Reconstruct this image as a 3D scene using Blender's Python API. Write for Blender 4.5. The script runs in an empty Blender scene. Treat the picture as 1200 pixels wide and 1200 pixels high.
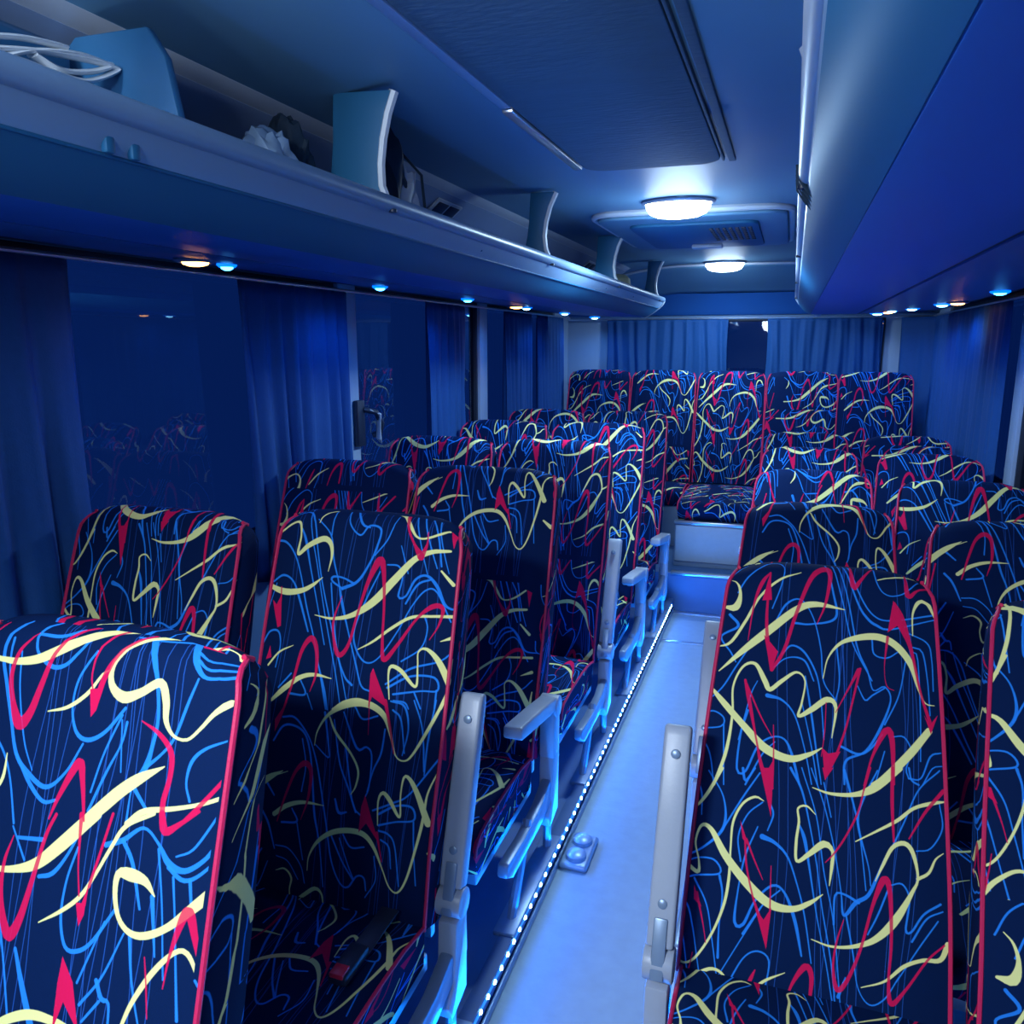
import bpy, bmesh, math, random
import numpy as np
from mathutils import Vector, Matrix
R = math.radians
C = bpy.context.scene
col = C.collection
rng = random.Random(7)

# ------------------------------------------------------------------ camera, world, exposure, general lights
cd = bpy.data.cameras.new('camera'); cam = bpy.data.objects.new('camera', cd); col.objects.link(cam)
cd.sensor_fit = 'HORIZONTAL'; cd.sensor_width = 36.0; cd.lens = 36.0 * 950 / 1200; cd.clip_start = 0.02
_p = math.atan(195 / 950); _y = math.atan(330 / 950 * math.cos(_p))
cam.location = (0, 0, 1.6); cam.rotation_euler = (math.pi / 2 - _p, 0, _y)
C.camera = cam
C.view_settings.view_transform = 'Standard'; C.view_settings.look = 'None'
C.view_settings.gamma = 1.0; C.view_settings.use_curve_mapping = False
C.view_settings.exposure = 0.52
w = bpy.data.worlds.new('night'); C.world = w; w.use_nodes = True
w.node_tree.nodes['Background'].inputs[0].default_value = (0.04, 0.20, 0.85, 1)
w.node_tree.nodes['Background'].inputs[1].default_value = 0.2

def lamp(name, typ, loc, power, color, size=None, size_y=None, aim=(0, 0, -1), **k):
    d = bpy.data.lights.new(name, typ); d.energy = power; d.color = color
    if typ == 'AREA':
        d.shape = 'RECTANGLE'; d.size = size; d.size_y = size_y or size
    else:
        d.shadow_soft_size = size or 0.03
    for a, v in k.items(): setattr(d, a, v)
    o = bpy.data.objects.new(name, d); col.objects.link(o); o.location = loc
    z = -Vector(aim).normalized(); y = Vector((0, 1, 0)); y = (y - z * y.dot(z)).normalized(); x = y.cross(z)
    o.rotation_euler = Matrix((x, y, z)).transposed().to_euler()
    return o
COOL = (0.46, 0.72, 1.0); BLUE = (0.0, 0.21, 1.0)
# ceiling lamps: two in view, one more of the row behind the photographer
for (lx, ly, lz, e) in ((-.45, 3.3, 2.055, 19), (-.46, 5.70, 2.04, 9)):
    lamp('ceiling_lamp_and_fill', 'AREA', (lx, ly, lz - .03), e, COOL, .24, .14)
    lamp('ceiling_lamp_and_fill', 'POINT', (lx, ly, lz - .04), e * .16, COOL, .09)
lamp('ceiling_lamp_and_fill', 'AREA', (-.76, -.45, 2.04), 38, (.72, .85, 1.0), .28, .16, aim=(.12, .4, -1))
lamp('ceiling_lamp_and_fill', 'POINT', (-.35, -.35, 1.92), 18, (.72, .85, 1.0), .12)  # added fill for ceiling and rack, no fitting of its own
# blue light strip along the platform edge
lamp('strip_and_fill_light', 'AREA', (-.585, 2.95, .085), 5.5, (0, .15, 1), .012, 3.55, aim=(1, 0, .15))
lamp('strip_and_fill_light', 'AREA', (-.583, 2.95, .11), 11, BLUE, .012, 3.55, aim=(.35, 0, 1))

lamp('strip_and_fill_light', 'AREA', (-.10, 2.95, .05), 14, BLUE, .012, 3.55, aim=(-.4, 0, 1))  # added low blue light right of the aisle, no strip built there


# tables: lamps under the racks (tag, y, kind, radius), folds of film, cloth strokes
LLIGHTS = [[-1.395, 1.701, 'a', 0.022], [-1.395, 1.82, 'b', 0.011], [-1.395, 2.654, 'b', 0.012], [-1.395, 3.484, 'b', 0.013], [-1.395, 4.169, 'a', 0.022], [-1.395, 4.345, 'w', 0.014], [-1.395, 5.146, 'w', 0.015], [-1.395, 5.984, 'w', 0.017]]
RLIGHTS = [[0.752, 3.72, 'b', 0.016], [0.743, 4.55, 'a', 0.022], [0.705, 4.75, 'w', 0.018], [0.621, 5.2, 'w', 0.018], [0.539, 5.62, 'a', 0.02], [0.542, 5.45, 'w', 0.017], [0.502, 5.9, 'w', 0.02]]
FILM = [[(-1.02, 0.892, 1.975), (-1.02, 0.947, 1.999), (-1.02, 1.022, 2.017), (-1.02, 1.083, 2.019), (-1.02, 1.092, 2.014), (-1.02, 1.033, 1.984), (-1.02, 0.973, 1.979), (-1.02, 0.918, 1.979), (-1.02, 0.892, 1.975)], [(-1.02, 0.856, 1.975), (-1.02, 0.934, 1.996), (-1.02, 1.006, 2.01), (-1.02, 1.083, 2.021)], [(-1.02, 0.944, 1.993), (-1.02, 0.988, 1.986), (-1.02, 1.043, 2.0), (-1.02, 1.077, 2.015)], [(-1.02, 0.846, 1.987), (-1.02, 0.922, 2.008), (-1.02, 0.978, 2.017), (-1.02, 1.0, 2.019)]]
PAT_A="y -214 269 2.1 -162 215 13.4 -119 173 17.6 -62 118 15.5 -23 102 12.3 35 108 1.5;y -220 215 2.1 -194 203 6.3 -166 153 6.3 -140 96 5.3 -101 53 5.3 -57 32 1.6;y -213 124 5.4 -190 123 16 -182 95 7.5 -189 67 4.3 -203 52 1.6;y -235 298 2.1 -201 333 12.2 -155 377 13.8 -108 418 17.4 -59 432 14.3 -22 418 8.5 3 401 1.5;y -204 506 5.8 -185 437 6.9 -178 360 5 -181 299 4.1 -164 255 5.1 -139 246 7.1 -117 280 11 -106 297 9 -83 276 8 -55 254 5 -37 270 3 -41 316 3.9 -46 344 5.8 -22 328 10.6 8 303 11.6 25 317 6.7 20 379 1.5;y -2 260 1.5 6 216 3 29 182 6.9 66 165 12.8 104 160 14.7 137 174 14.5 165 209 12.3 179 256 3.7 193 284 2.8 210 286 1.5;y 99 457 7.2 120 442 13.5 163 391 15.4 200 338 12.7;y 98 34 2 138 17 4.5 184 -3 4 203 -1 1.5;y 168 148 1.9 168 101 3.9 181 72 8.8 197 75 8.8 212 107 1.9;r -158 196 1.5 -151 114 4.2 -137 62 8.5 -121 36 3.2;r -120 38 2.1 -123 116 5.2 -119 181 7.2 -105 253 8.1;r -105 255 7.1 -82 208 7.1 -62 126 7.2 -36 45 9.4 -10 17 15.7 3 33 9.3 -4 98 5.1 -19 145 1.5;rt -134 104 -121 36 -114 101;rt -125 181 -106 259 -94 215;r 41 -9 2.1 50 53 11.2 62 43 7.1 94 -11 2;r 152 -8 2.5 158 61 9.9 176 43 4.9 207 7 5.9;rt 120 148 130 77 164 163 140 130;r 132 82 4 142 115 19.6 164 174 7.7 183 261 4.7 204 328 7.3;rt 191 308 204 344 217 304 202 326;r 120 158 5.8 115 220 1.5 120 259 1.5 134 267 1.5;r 2 418 1.5 6 364 1.9 6 309 1.5;rt 3 401 11 464 38 403 15 411;r 29 414 4.7 45 358 3.8 57 297 3.8 69 231 4.8;r 25 327 1.5 51 268 3.9 66 234 7.8;r -157 283 5.1 -146 325 8 -126 403 3.9 -110 460 7.7 -88 495 4.7;r -154 290 4 -122 352 3 -95 394 1.5;rt -118 446 -87 551 -88 437 -100 463;r 83 462 2.7 97 403 4.6 120 350 12 132 365 10.1 137 450 4.5;r -94 369 1.5 -90 427 2.9 -88 495 3.8;b -216 59 2.7 -193 17 2.7 -152 -10 2.7 -101 -20 2.2;b -187 89 2.7 -164 42 3.2 -120 5 2.7 -93 19 2.1 -96 64 2.1 -112 120 2.1;b -201 141 4.8 -181 166 4.7 -215 192 3.2 -192 226 2.6 -180 246 2.1;b -105 152 2.1 -83 107 3.6 -54 95 2.1 -27 133 2 -9 199 2 -1 265 2 24 302 1.9;b -63 148 4.1 -31 147 3 17 128 4 10 70 3.1 -14 -21 2.1;b 1 -17 2.1 30 90 2 52 177 2 92 253 1.9;b 11 -18 2.1 39 78 2 62 186 2.5 83 234 2.4 95 272 1.9 116 262 2.4 128 288 2.3 109 349 4.2 83 396 3.2 48 420 3.7 47 465 2.7;b 21 -19 2.1 59 87 3 79 121 4 98 135 4.4 127 140 2.9 213 107 1.9;b 31 -17 2.1 63 70 2.5 93 115 2.5 131 121 2.5 213 97 2.9;b 89 -13 2.6 95 35 2 111 63 2 134 66 2 157 50 2 180 11 2;b 159 144 1.9 196 160 2.4 205 194 1.9 208 257 1.9;b 169 173 2.4 187 181 2.4 197 239 1.9 202 307 1.8;b 169 183 1.9 178 197 1.9 184 309 1.8 185 399 1.8;b 90 167 2.4 95 197 2.4 119 202 2.4 141 186 1.9;b 155 205 1.9 143 276 1.9 118 338 2.3;b 65 267 1.5 80 294 2.4 93 283 2.4 116 265 2.4;b -86 219 2.5 -68 198 3 -42 209 3.5 -16 252 2.5 -4 306 1.9 5 384 1.9;b -104 253 2.5 -76 226 2 -41 227 3 -20 268 2;b -110 310 7 -80 316 3.4 -54 343 2.4 -32 404 1.9 -14 475 1.9;b -37 260 2 -21 338 3.4 -8 410 2.4 4 472 1.8;b -42 311 1.5 -18 402 1.9 -3 473 1.9;b 22 190 2.5 30 261 1.9 24 302 1.5;b 38 393 3.7 70 403 3.7 92 390 3.2 114 358 2.3;b -243 344 2 -206 307 2.6 -179 257 2.6 -148 200 2.1;b -242 364 2.5 -217 356 2.5 -195 368 2.5 -199 386 2.5 -239 395 2;b -194 383 2.5 -184 503 1.9;b -248 401 2.5 -219 442 2.5 -204 506 1.9;b -254 453 2 -233 511 1.9;b -147 346 3.5 -158 398 3 -160 468 3.4 -143 470 3.4 -122 417 3.4 -95 394 2.9 -71 395 2.9 -55 422 4.3 -37 479 3.3;b -141 496 2.9 -112 431 2.4 -89 403 1.9;b -162 409 1.5 -144 315 2 -132 282 1.5;b 132 360 1.5 154 357 2.3 168 383 1.8 159 417 2.2 164 435 2.2;b 164 435 2.7 186 431 2.2 203 387 2.7 222 377 2.2;b 190 442 2.2 207 409 1.8 224 402 1.8;b 103 456 1.8 119 390 1.8;y -258 561 3.9 -239 557 3.9 -217 529 6.8 -189 471 5.8;y -12 481 1.5 23 487 5.5 68 481 9.1 103 462 15.3 146 418 13.5;y 71 568 1.8 106 544 4 144 517 6.2 174 489 6.1 208 474 7 229 468 2.6;y -259 656 7.6 -222 679 7.4 -220 658 3.7 -230 623 3.8 -221 590 5.7 -201 594 9.5 -168 639 14.8 -122 683 17.2 -79 710 16.8 -38 711 11.4 -7 694 7.9 16 674 1.5;y -103 522 1.5 -120 517 4.7 -143 534 4.7 -159 572 4.7 -160 624 3.7 -159 679 5.5 -165 730 5.4 -184 787 4.5 -212 837 4.4 -235 852 4 -252 841 4;y -4 531 1.5 -21 518 3.7 -37 525 3.7 -34 550 4.6 -37 587 5.4 -34 623 5.4 -12 606 9 14 583 12.5 30 593 6.2 30 620 6.2 27 656 1.5;y 0 757 1.5 35 762 4.2 74 754 6.7 111 734 10.8 144 695 14.2 172 641 6.7 182 613 4.2 173 571 7.7 158 556 8.7 137 567 6.9 120 603 5.2 108 632 1.5;y 182 615 5.9 201 601 5.1 213 575 3.4 227 562 1.5;y 91 821 1.6 130 802 4.1 162 770 6.5 194 753 6.5 223 747 8 236 719 10.5;y -261 919 11.4 -235 900 8.8 -214 874 7.9 -183 851 6.1 -160 853 5.2 -148 874 6.9 -153 903 11.2 -173 909 9.5 -195 899 1.7;y -112 885 3.4 -83 851 5.1 -44 826 1.5;r 83 470 2.7 74 513 3.6 53 562 3.6 33 597 3.1 18 616 1.5;r 93 426 4.6 83 470 3.6;r 134 420 6.3 135 489 6.2 139 556 3.5;r 166 546 2.6 195 492 5.2 227 448 7;rt -112 459 -89 515 -87 455;rt 5 440 11 463 26 437;rt -145 567 -138 601 -125 613;r -133 605 3.7 -127 650 3.7 -112 701 3.6 -98 734 6.2;r -131 600 4.6 -114 634 3.2 -95 669 1.5;rt -105 724 -80 793 -75 716 -88 741;r -81 641 1.5 -78 721 3.1;r 55 711 1.5 44 756 3.4 41 799 4.2 50 834 9.1 67 813 6.6 87 755 5 105 675 5.9 123 627 12 134 648 8.5 139 736 5 137 798 4.9 143 837 8.8 167 808 4.8 202 751 4 230 721 3.2;rt -225 705 -223 732 -207 743;r -219 718 5.5 -202 773 2.3 -194 806 1.5;rt -279 702 -262 767 -257 721;r -258 838 2.2 -235 894 6.2 -224 865 2.7 -218 829 1.5;r -124 904 1.5 -107 856 6.9 -98 833 2.2;r -41 885 2.5 -30 843 5.1 -8 807 11 4 823 8.4 2 875 4.1;b -55 450 4.3 -32 489 3.3 -15 547 2.3 3 625 1.8 15 694 1.7 37 791 2.1 48 865 1.6;b -34 446 1.9 -2 535 1.8 16 632 1.8 38 723 1.7 57 863 1.6;b -16 444 1.9 11 510 1.8 32 584 1.8 48 661 1.7 55 703 3.9 75 677 6 96 660 5.1 112 622 4.3 124 589 2.6;b 9 468 1.8 25 531 1.8;b 46 438 4.2 69 514 2.7 80 566 1.8 92 652 1.7;b 107 429 2.3 86 479 2.7 74 531 3.6 95 608 1.7 100 642 1.7;b 137 565 2.6 157 517 2.2 182 454 2.2 220 411 2.2;b 164 415 3.1 169 437 2.7 182 444 3.1;b 179 566 1.7 204 557 2.1 225 518 2.1 220 474 1.7;b -101 590 8.3 -77 597 5 -52 618 3.2 -32 663 2.2 -15 717 2.2 2 799 1.7;b -33 555 2.3 -22 580 5.4 -11 628 3.1 7 713 1.7 28 793 1.7 44 866 1.6;b -91 523 2.8 -83 545 2.8 -92 577 1.8;b -105 525 2.3 -132 553 2.3 -147 598 2.3 -139 643 2.8;b -245 597 1.9 -270 543 2 -278 515 2;b -245 490 3.9 -227 526 2.9 -223 569 1.5;b -216 480 2.4 -182 528 2.4 -177 585 4.7 -212 629 3.3 -259 661 3.3;b -114 469 2.4 -144 522 2.8 -181 595 2.8;b -148 465 4.3 -141 488 3.8 -124 461 2.9;b -257 679 4.2 -230 655 2.3 -191 650 2.8 -177 673 2.8 -227 687 2.8 -259 705 3.7;b -177 678 4.1 -169 712 2.7 -171 771 2.2 -169 827 4;b -257 730 3.2 -236 744 3.2 -222 782 2.3 -207 844 1.8 -193 901 2.6;b -259 757 2.8 -239 807 2.3 -221 890 1.8;b -226 692 3.2 -198 736 2.3 -183 795 1.8 -165 878 2.2;b -111 573 1.9 -131 632 2.8 -140 698 2.3 -142 756 4.5 -126 757 4.4 -106 709 3.1 -76 676 3.6 -53 685 3.5 -32 729 5.2 -16 790 2.6;b -125 774 4 -92 715 2.2 -62 682 2.2;b -164 856 1.7 -120 769 1.8 -92 715 1.8;b -149 874 2.6 -121 817 2.2 -95 799 2.6 -74 811 2.6 -78 858 1.7 -89 896 1.7;b 38 723 2.6 38 672 3 53 666 3 80 676 4.3;b 59 702 2.6 74 766 2.1 85 822 1.6 106 847 2 131 832 2 154 790 1.6;b 52 846 4.9 63 810 1.7;b 134 635 1.7 155 629 2.5 168 654 2.1 163 706 2.9 173 708 2.9 193 675 2.9 222 652 3.3;b 174 725 2.9 198 682 2.5 226 664 2.1;b 150 799 1.5 186 734 2 218 682 2.1;b 98 728 2.1 114 691 2.5 130 645 2.6"
PAT_B="y -258 81 8.4 -233 64 7.4 -197 36 7.4 -174 36 6.4 -165 70 4.6 -166 113 7.3 -140 92 11.7 -103 74 13.4 -83 83 10.7 -75 110 6.2 -79 146 1.5;y -247 180 3.7 -225 195 11 -184 202 14.5 -141 195 11.7 -114 180 8 -91 161 1.5;y -98 246 1.5 -52 249 6.1 -3 236 11.2 44 202 17.9 84 154 17.8 127 103 13.5 164 83 10 205 77 6.6;y 20 309 1.5 54 288 5.1 95 254 6.7 137 227 6.7 184 220 5.7 235 216 7.3;y -120 37 1.8 -111 15 3.6 -75 -3 2.7 -5 -8 3.5 51 -6 5.2 84 0 8.6 105 25 8.5 125 51 5.1 144 54 4.2 169 43 5.8 197 21 5;y -185 446 7.1 -155 417 12.4 -116 387 10.5 -79 376 7.8 -36 379 1.5;y -208 371 4.5 -180 338 4.5 -144 319 1.5;y 108 404 2.5 100 353 4.2 105 335 7.5 128 342 9.1 164 371 5.7 164 329 3.3 162 298 3.3 179 290 6.5 207 312 12.2 238 361 16;y 220 149 8.2 191 122 4.1;y 238 258 9.7 207 271 1.5;y -23 444 6 3 428 12.7 34 418 12.6 70 421 10;y 244 315 3.2 238 363 8 222 410 7.2;r -262 51 4.7 -238 28 15.8 -217 11 9.3;rt -221 224 -207 234 -196 209 -186 280 -195 285;r -200 193 3.6 -196 222 3.6;r -35 198 1.5 -48 249 5.2 -43 289 6.1 -25 326 11.2 -4 301 7.7 10 226 6 25 159 9.5 45 112 17.2 58 131 11.1 70 208 5.9 77 288 6.7 86 323 10.9 113 288 7.5 150 228 5.8 182 199 10.7 204 202 9 199 238 4.1 183 270 1.5;r 95 -3 9.4 106 38 6 123 69 5.9 141 94 16.8;r 142 96 14.3 152 67 5 151 38 2.5;rt 201 19 212 70 217 26;rt 58 358 63 344 109 425 68 405 62 430;r -149 461 4.4 -133 399 6.2 -119 327 8.8 -98 298 13.2 -81 323 9.6 -76 375 6.1 -86 414 1.5;rt -217 360 -209 327 -201 353;b -255 90 4.2 -209 88 4.1 -176 114 3.2 -151 158 2.7 -122 231 3.1 -87 311 2.2 -41 446 2.1;b -244 58 2.8 -205 8 4.2 -161 3 3.7 -133 34 3.2 -114 100 2.7 -91 170 2.7 -56 258 2.6 -22 340 2.2 13 437 2.1;b -165 53 3.2 -149 82 5.4 -129 135 3.1 -93 228 2.2 -64 308 2.2;b -151 5 2.3 -133 72 2.3 -110 134 2.2 -72 243 2.2 -29 361 2.2 -5 439 2.1;b -124 29 2.3 -85 64 2.7 -69 118 3.1 -49 166 2.6 -34 210 5.2 -7 277 2.6 19 339 3 39 385 3 62 394 2.9;b -84 -4 2.2 -83 64 2.7;b -51 -6 2.2 -39 36 2.7 -10 59 3.1 10 36 3.5 39 43 3.9 34 84 3.9 21 122 3.9 -2 162 5.2 -37 181 6.1;b -37 181 3.1 -65 167 3.5 -64 157 4 -40 157 3.1 -11 167 3.9;b -33 -7 3.5 -9 33 4.4 11 40 3.1;b 75 7 1.7 59 62 2.6 32 101 2.6;b -67 172 3.1 -55 225 2.6 -29 321 3.5 -4 370 3.4 16 386 4.2;b 50 136 2.6 25 200 3 6 267 3 15 307 3.4 42 334 3 72 321 2.5 109 260 2.5 134 205 2.5 161 167 2.9 187 168 2.9 224 228 2.4;b 66 119 2.6 93 120 3 105 144 2.5 101 185 3.8 118 183 3.4 136 145 4.2 161 135 4.2 186 156 5.8 212 197 4.1 251 201 2;b 120 199 3.3 142 156 3.8 171 142 3.3;b 167 222 2.9 176 249 2.5 166 290 2.5 126 322 2.9;b 96 374 3.3 149 335 3.7 211 312 2.8 242 281 2.8;b 101 381 4.1 151 351 3.7 203 348 3.6 212 374 3.2 176 379 2.8 116 393 3.7;b 210 374 3.2 210 411 2.8;b 163 384 2.9 180 415 2.8;b 93 75 1.7 117 134 2.1;b 114 -8 3 142 80 2.1 161 131 1.7;b 133 -5 3 164 78 2.5 181 117 2.1;b 150 -6 2.5 173 37 2.9 190 112 2.9;b 170 -3 2.5 190 76 2.1 208 126 1.6;b -227 182 3.2 -199 165 4.1 -168 177 3.2 -143 217 4.5 -110 284 3.1;b -232 323 3.2 -216 296 3.6 -191 293 3.6 -180 322 2.7 -186 373 2.2;b -232 251 1.8 -216 185 1.8;b -139 425 4 -97 421 3.5 -115 389 2.6;b -170 416 3.1 -140 381 3.1;b -92 419 2.2 -74 451 2.2;b -72 354 2.6 -51 405 5.2 -37 446 3;b 118 406 2.5 144 407 2.9 154 419 2.4;y -57 526 1.5 -54 495 3.4 -35 460 6.8 -1 435 11.9 39 422 14.3 75 425 14.2 104 444 11.5 122 481 5.7 137 518 3.3 156 527 3.2 174 512 4.8 205 449 7.2 229 392 5.6;y -28 461 3.4 -8 492 5.9 34 530 5 56 562 5 55 594 4.1 46 613 1.5;y -46 793 1.5 -43 761 3.4 -24 726 7.5 9 700 10.8 49 688 11.5 85 690 11.4 110 712 8.1 132 754 3.2 149 789 3.2 168 798 3.9 186 766 4.7 203 695 5.5 212 640 6.3 216 586 4 234 535 3.2;y 115 665 2 111 615 4.1 120 598 7.3 137 611 8.9 162 641 4.8 159 596 3.2 162 560 4.8 175 562 8 195 590 11.1 223 646 14.1;y -138 687 10.4 -107 663 10.3 -67 649 7.7 -16 647 1.5;y -151 607 2.6 -115 591 1.5;y 228 707 5.5 251 725 11.6;y -126 809 1.7 -103 801 4.2 -85 817 5.1 -88 845 3.4 -80 871 5 -54 850 8.4 -25 828 8.3 -8 836 5 -2 860 3.3;r -129 701 3.4 -111 634 6 -94 586 7.7 -73 567 12.9 -56 584 9.4 -56 640 5.9 -69 687 1.5;rt -164 514 -168 487 -140 442 -151 481;rt 73 688 74 634 80 609 122 702 89 666;r 100 409 8.3 118 466 5.7 133 515 2.4;r 63 414 2.1 69 485 1.5;r 115 681 5.7 130 739 2.4;rt 240 517 245 459 261 533;b -164 532 3.5 -144 498 4 -116 492 3.9 -86 504 3.9 -67 538 3.4 -50 599 3.4 -36 669 4.2 -19 729 2.5 -5 820 2.1;b -147 478 3.5 -118 474 3.5 -87 496 3 -64 525 2.6 -38 581 3 -7 679 2.9 13 762 2.9 36 804 2.9 55 808 3.3 74 781 3.2 91 781 3.2 97 807 2.4;b -89 517 2.6 -72 571 2.1 -74 627 2.6;b -41 453 4.3 -23 519 3 -19 546 2.5 -55 524 2.1;b -16 465 2.1 9 550 2.9 38 601 3.3 62 647 3.7;b 5 446 2.5 46 516 4.2 68 511 3.3 83 526 2.9 86 589 2.5 80 613 2.5;b 18 513 3.4 41 592 2.9 56 637 2.5 76 653 3.3;b 107 468 2.9 104 519 3.3 91 556 2.9 83 601 2;b 31 431 2.9 52 454 3.3 86 443 2.9;b 10 629 3.3 22 655 5 40 651 2.9;b 101 637 3.3 142 616 3.2 178 592 2.8 230 515 3.2;b 115 642 4.1 151 620 3.6 186 618 3.6 193 643 3.2 155 652 2.8 117 665 3.6;b 193 647 2.8 198 703 2 206 777 2;b 119 676 3.2 141 680 3.2 157 703 2.4 170 784 2;b 125 694 3.2 144 706 2.8 151 750 2;b 113 408 2.9 145 415 3.7 159 460 2.8 152 516 2;b 120 426 3.3 140 443 3.3 156 511 2;b 165 400 2.4 189 456 2.4 203 542 3.2;b 212 394 2.4 204 480 3.2 204 550 2.4;b 37 699 2.9 57 722 3.3 88 716 2.8;b 10 708 3.3 39 757 2.9 66 790 3.7;b 29 708 2.1 53 762 2.4 68 790 2.4;b 112 731 2 118 780 2 96 822 2;b -129 754 2.6 -95 755 2.6 -63 785 2.1 -51 822 2.1;b -126 777 2.1 -96 783 2.1 -68 817 2.1;b -93 667 2.6 -78 692 3.8 -117 701 3.9;b -77 696 2.5 -58 772 2.1"
PAT_C="y -155 64 7.5 -129 64 7.4 -94 64 9.4 -58 57 12.2 -27 43 14.1 6 25 13.9 39 9 11.7 72 -1 8.1 117 -7 4.7 162 -8 2;y -23 121 1.5 9 111 4.8 37 90 5.5 56 63 3.4 67 56 1.5;y 198 -8 1.5 148 -2 5.2 112 8 6 85 26 7.4 70 52 7.4 74 75 10.1 95 87 14.6 120 78 11.2 147 62 11.1 159 83 10.3 164 108 7.1 178 124 3.8 197 126 3.8 212 111 4.4 227 91 6.2 247 74 11.1;y 68 244 11.9 88 226 16.4 114 201 16.2 140 181 13.5 172 162 1.5;y 131 237 6.4 153 219 7.6 195 209 5.6 232 198 4.9 274 179 5.4;y -94 242 2.1 -80 215 5.7 -80 184 1.5;r 10 252 2.7 21 220 6.8 43 177 12.1 54 199 8 66 245 3.3;r -68 22 1.5 -92 50 5.8 -99 83 8 -88 116 9.4 -69 143 17.1 -53 127 12.7 -42 88 9.2 -30 49 6.4 -7 18 4.9 25 -2 3.5 52 -7 1.5;r 83 -7 3.4 59 8 4.1 43 34 3.4 39 65 2.7 44 83 2.7;r 118 -2 4 91 17 4.7 72 40 5.4 59 69 8.8 49 114 2.7;rt 40 84 49 119 56 109 64 65 52 82;r 129 112 1.5 157 124 5.8 178 144 7.6 182 172 6.9 178 204 7.5 181 227 8.1;r 211 220 4.3 232 195 5.5 265 150 4.3;r 188 0 6.4 213 -3 6.4 247 -6 1.6;rt 250 50 253 21 261 26 262 49 257 72;b -97 4 3.7 -118 28 5.2 -120 63 5.1 -105 96 5.1 -84 141 4.3 -64 182 4.9 -39 202 5.6 -4 215 4.8 24 192 3 44 153 2.4;b -109 33 3.7 -105 74 2.5 -88 116 2.2;b -43 -1 2.9 -65 19 3.6 -60 46 3.6 -32 63 4.9 -8 59 4.2 12 38 3.5 28 14 2.8;b -64 23 3.6 -27 22 4.2 3 8 2.8;b 40 35 2.7 19 74 2.8 17 111 2.7 30 140 4.1 51 147 4.7 76 133 4 101 100 3.3;b 120 10 8 132 36 6.6 143 64 4.6 152 107 3.9 150 142 4.5 145 167 6.4 131 192 1.9 130 236 2.6;b 177 -5 8.4 188 23 7.1 205 43 5.1 226 39 3.8 246 23 3.7;b 186 12 3.2 209 19 2.2 249 3 2.2;b 192 23 3.2 211 31 3.2 243 15 2.8;b 199 48 2.2 190 84 3.2 179 127 3.2 164 149 2.9 145 167 4.5;b 252 120 1.5 223 134 3.1 208 151 3.7 205 177 2.2 213 198 2.5;b -64 182 2.8 -33 214 4.9 -5 233 4.1 16 228 3;b 107 117 3.3 104 144 2.3 88 182 3 70 232 3.3;b 98 109 2.6 80 159 2.3 69 209 2.3;b 135 195 4.5 157 217 3.2;b 93 7 2.7 134 7 2.6 177 -1 2.3;b -109 163 2.9 -83 188 2.8 -65 219 2.5 -47 268 2.8;b -88 50 2.2 -79 99 2.2 -55 162 2.1 -32 198 1.5;b 99 115 1.7 110 178 1.6;y -102 331 7 -77 330 7 -37 324 8.9 1 310 14.8 35 281 18 68 248 17.8 85 233 14.4;y 20 378 1.5 53 357 5.2 79 334 5.8 97 304 4.5 114 269 5.1 131 240 5.8 168 219 5;y 186 314 1.5 170 299 10.6 148 295 15.8 131 297 9.5 130 320 7 140 347 6.3 158 361 7.5 180 361 9.2 209 346 9.1 243 314 13.2 287 269 14.8;y -40 523 2.7 -8 502 11.2 29 487 12.3 68 486 10.2 99 491 8.2;y 163 475 4.3 175 440 6.1 197 401 7.3 221 374 6 238 372 6 256 401 4.7 274 445 11.6;r -43 283 1.5 -52 318 5.5 -49 357 7.5 -37 390 12.2 -24 403 15.5 -11 379 11.4 0 326 7.4 10 273 5.4 21 245 4.7;r 61 238 6.6 68 295 2.6 77 334 2.6;rt 74 343 83 370 89 355 90 317 83 342;r 109 229 3.9 100 274 3.9 90 320 4.5;r 179 217 8.2 187 237 10.6 205 226 6.2 227 208 4.3;r 213 416 1.5 217 374 4.2 231 325 12.1 245 354 8.3 258 395 5.9 261 448 5.3;rt 66 500 64 441 66 409 87 435 106 490 77 461;r 184 385 1.5 191 416 2.4 198 453 1.5;b -84 294 7 -65 351 4.1 -38 406 2.7 -1 517 2.6;b -11 417 4 7 454 6.6 32 500 8.4;b -36 284 3.4 7 279 4.7;b -47 272 2.1 -19 309 2.7;b 9 324 4 30 316 4.7 49 290 3.3 68 248 2.6;b 64 278 2.6 54 321 2.6 54 365 3.3 67 397 3.9 87 398 4.5 107 382 3.8 133 340 3.2;b 106 267 5.2 130 257 5.1 157 238 3.2 181 253 3.1 198 273 6.8 220 279 5.5 242 264 4.2 256 242 3.6 272 211 2.4;b 199 278 4.3 222 290 4.3 247 274 3 281 228 2.4;b 130 257 4.5 149 282 4.4 168 332 2.5;b 207 264 1.8 227 253 2.4 246 221 2.4 254 203 1.8;b 182 259 2.5 198 326 1.8 212 406 1.8;b 207 288 2.5 218 344 1.8 236 449 3;b 229 289 3.6 236 324 2.4;b 255 259 2.4 261 313 3 261 367 2.4;b 159 362 3.7 171 416 2.5 190 469 1.8;b 183 315 4.9 197 382 1.8;b 151 364 1.9 128 420 2.5 101 458 3.2;b 121 356 1.9 93 434 2.5;b 121 425 4.4 132 444 5 143 447 3.1 147 479 2.5;b 108 476 2.5 129 448 3.1;b -38 406 1.7 -35 464 2 -32 525 2"

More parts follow.
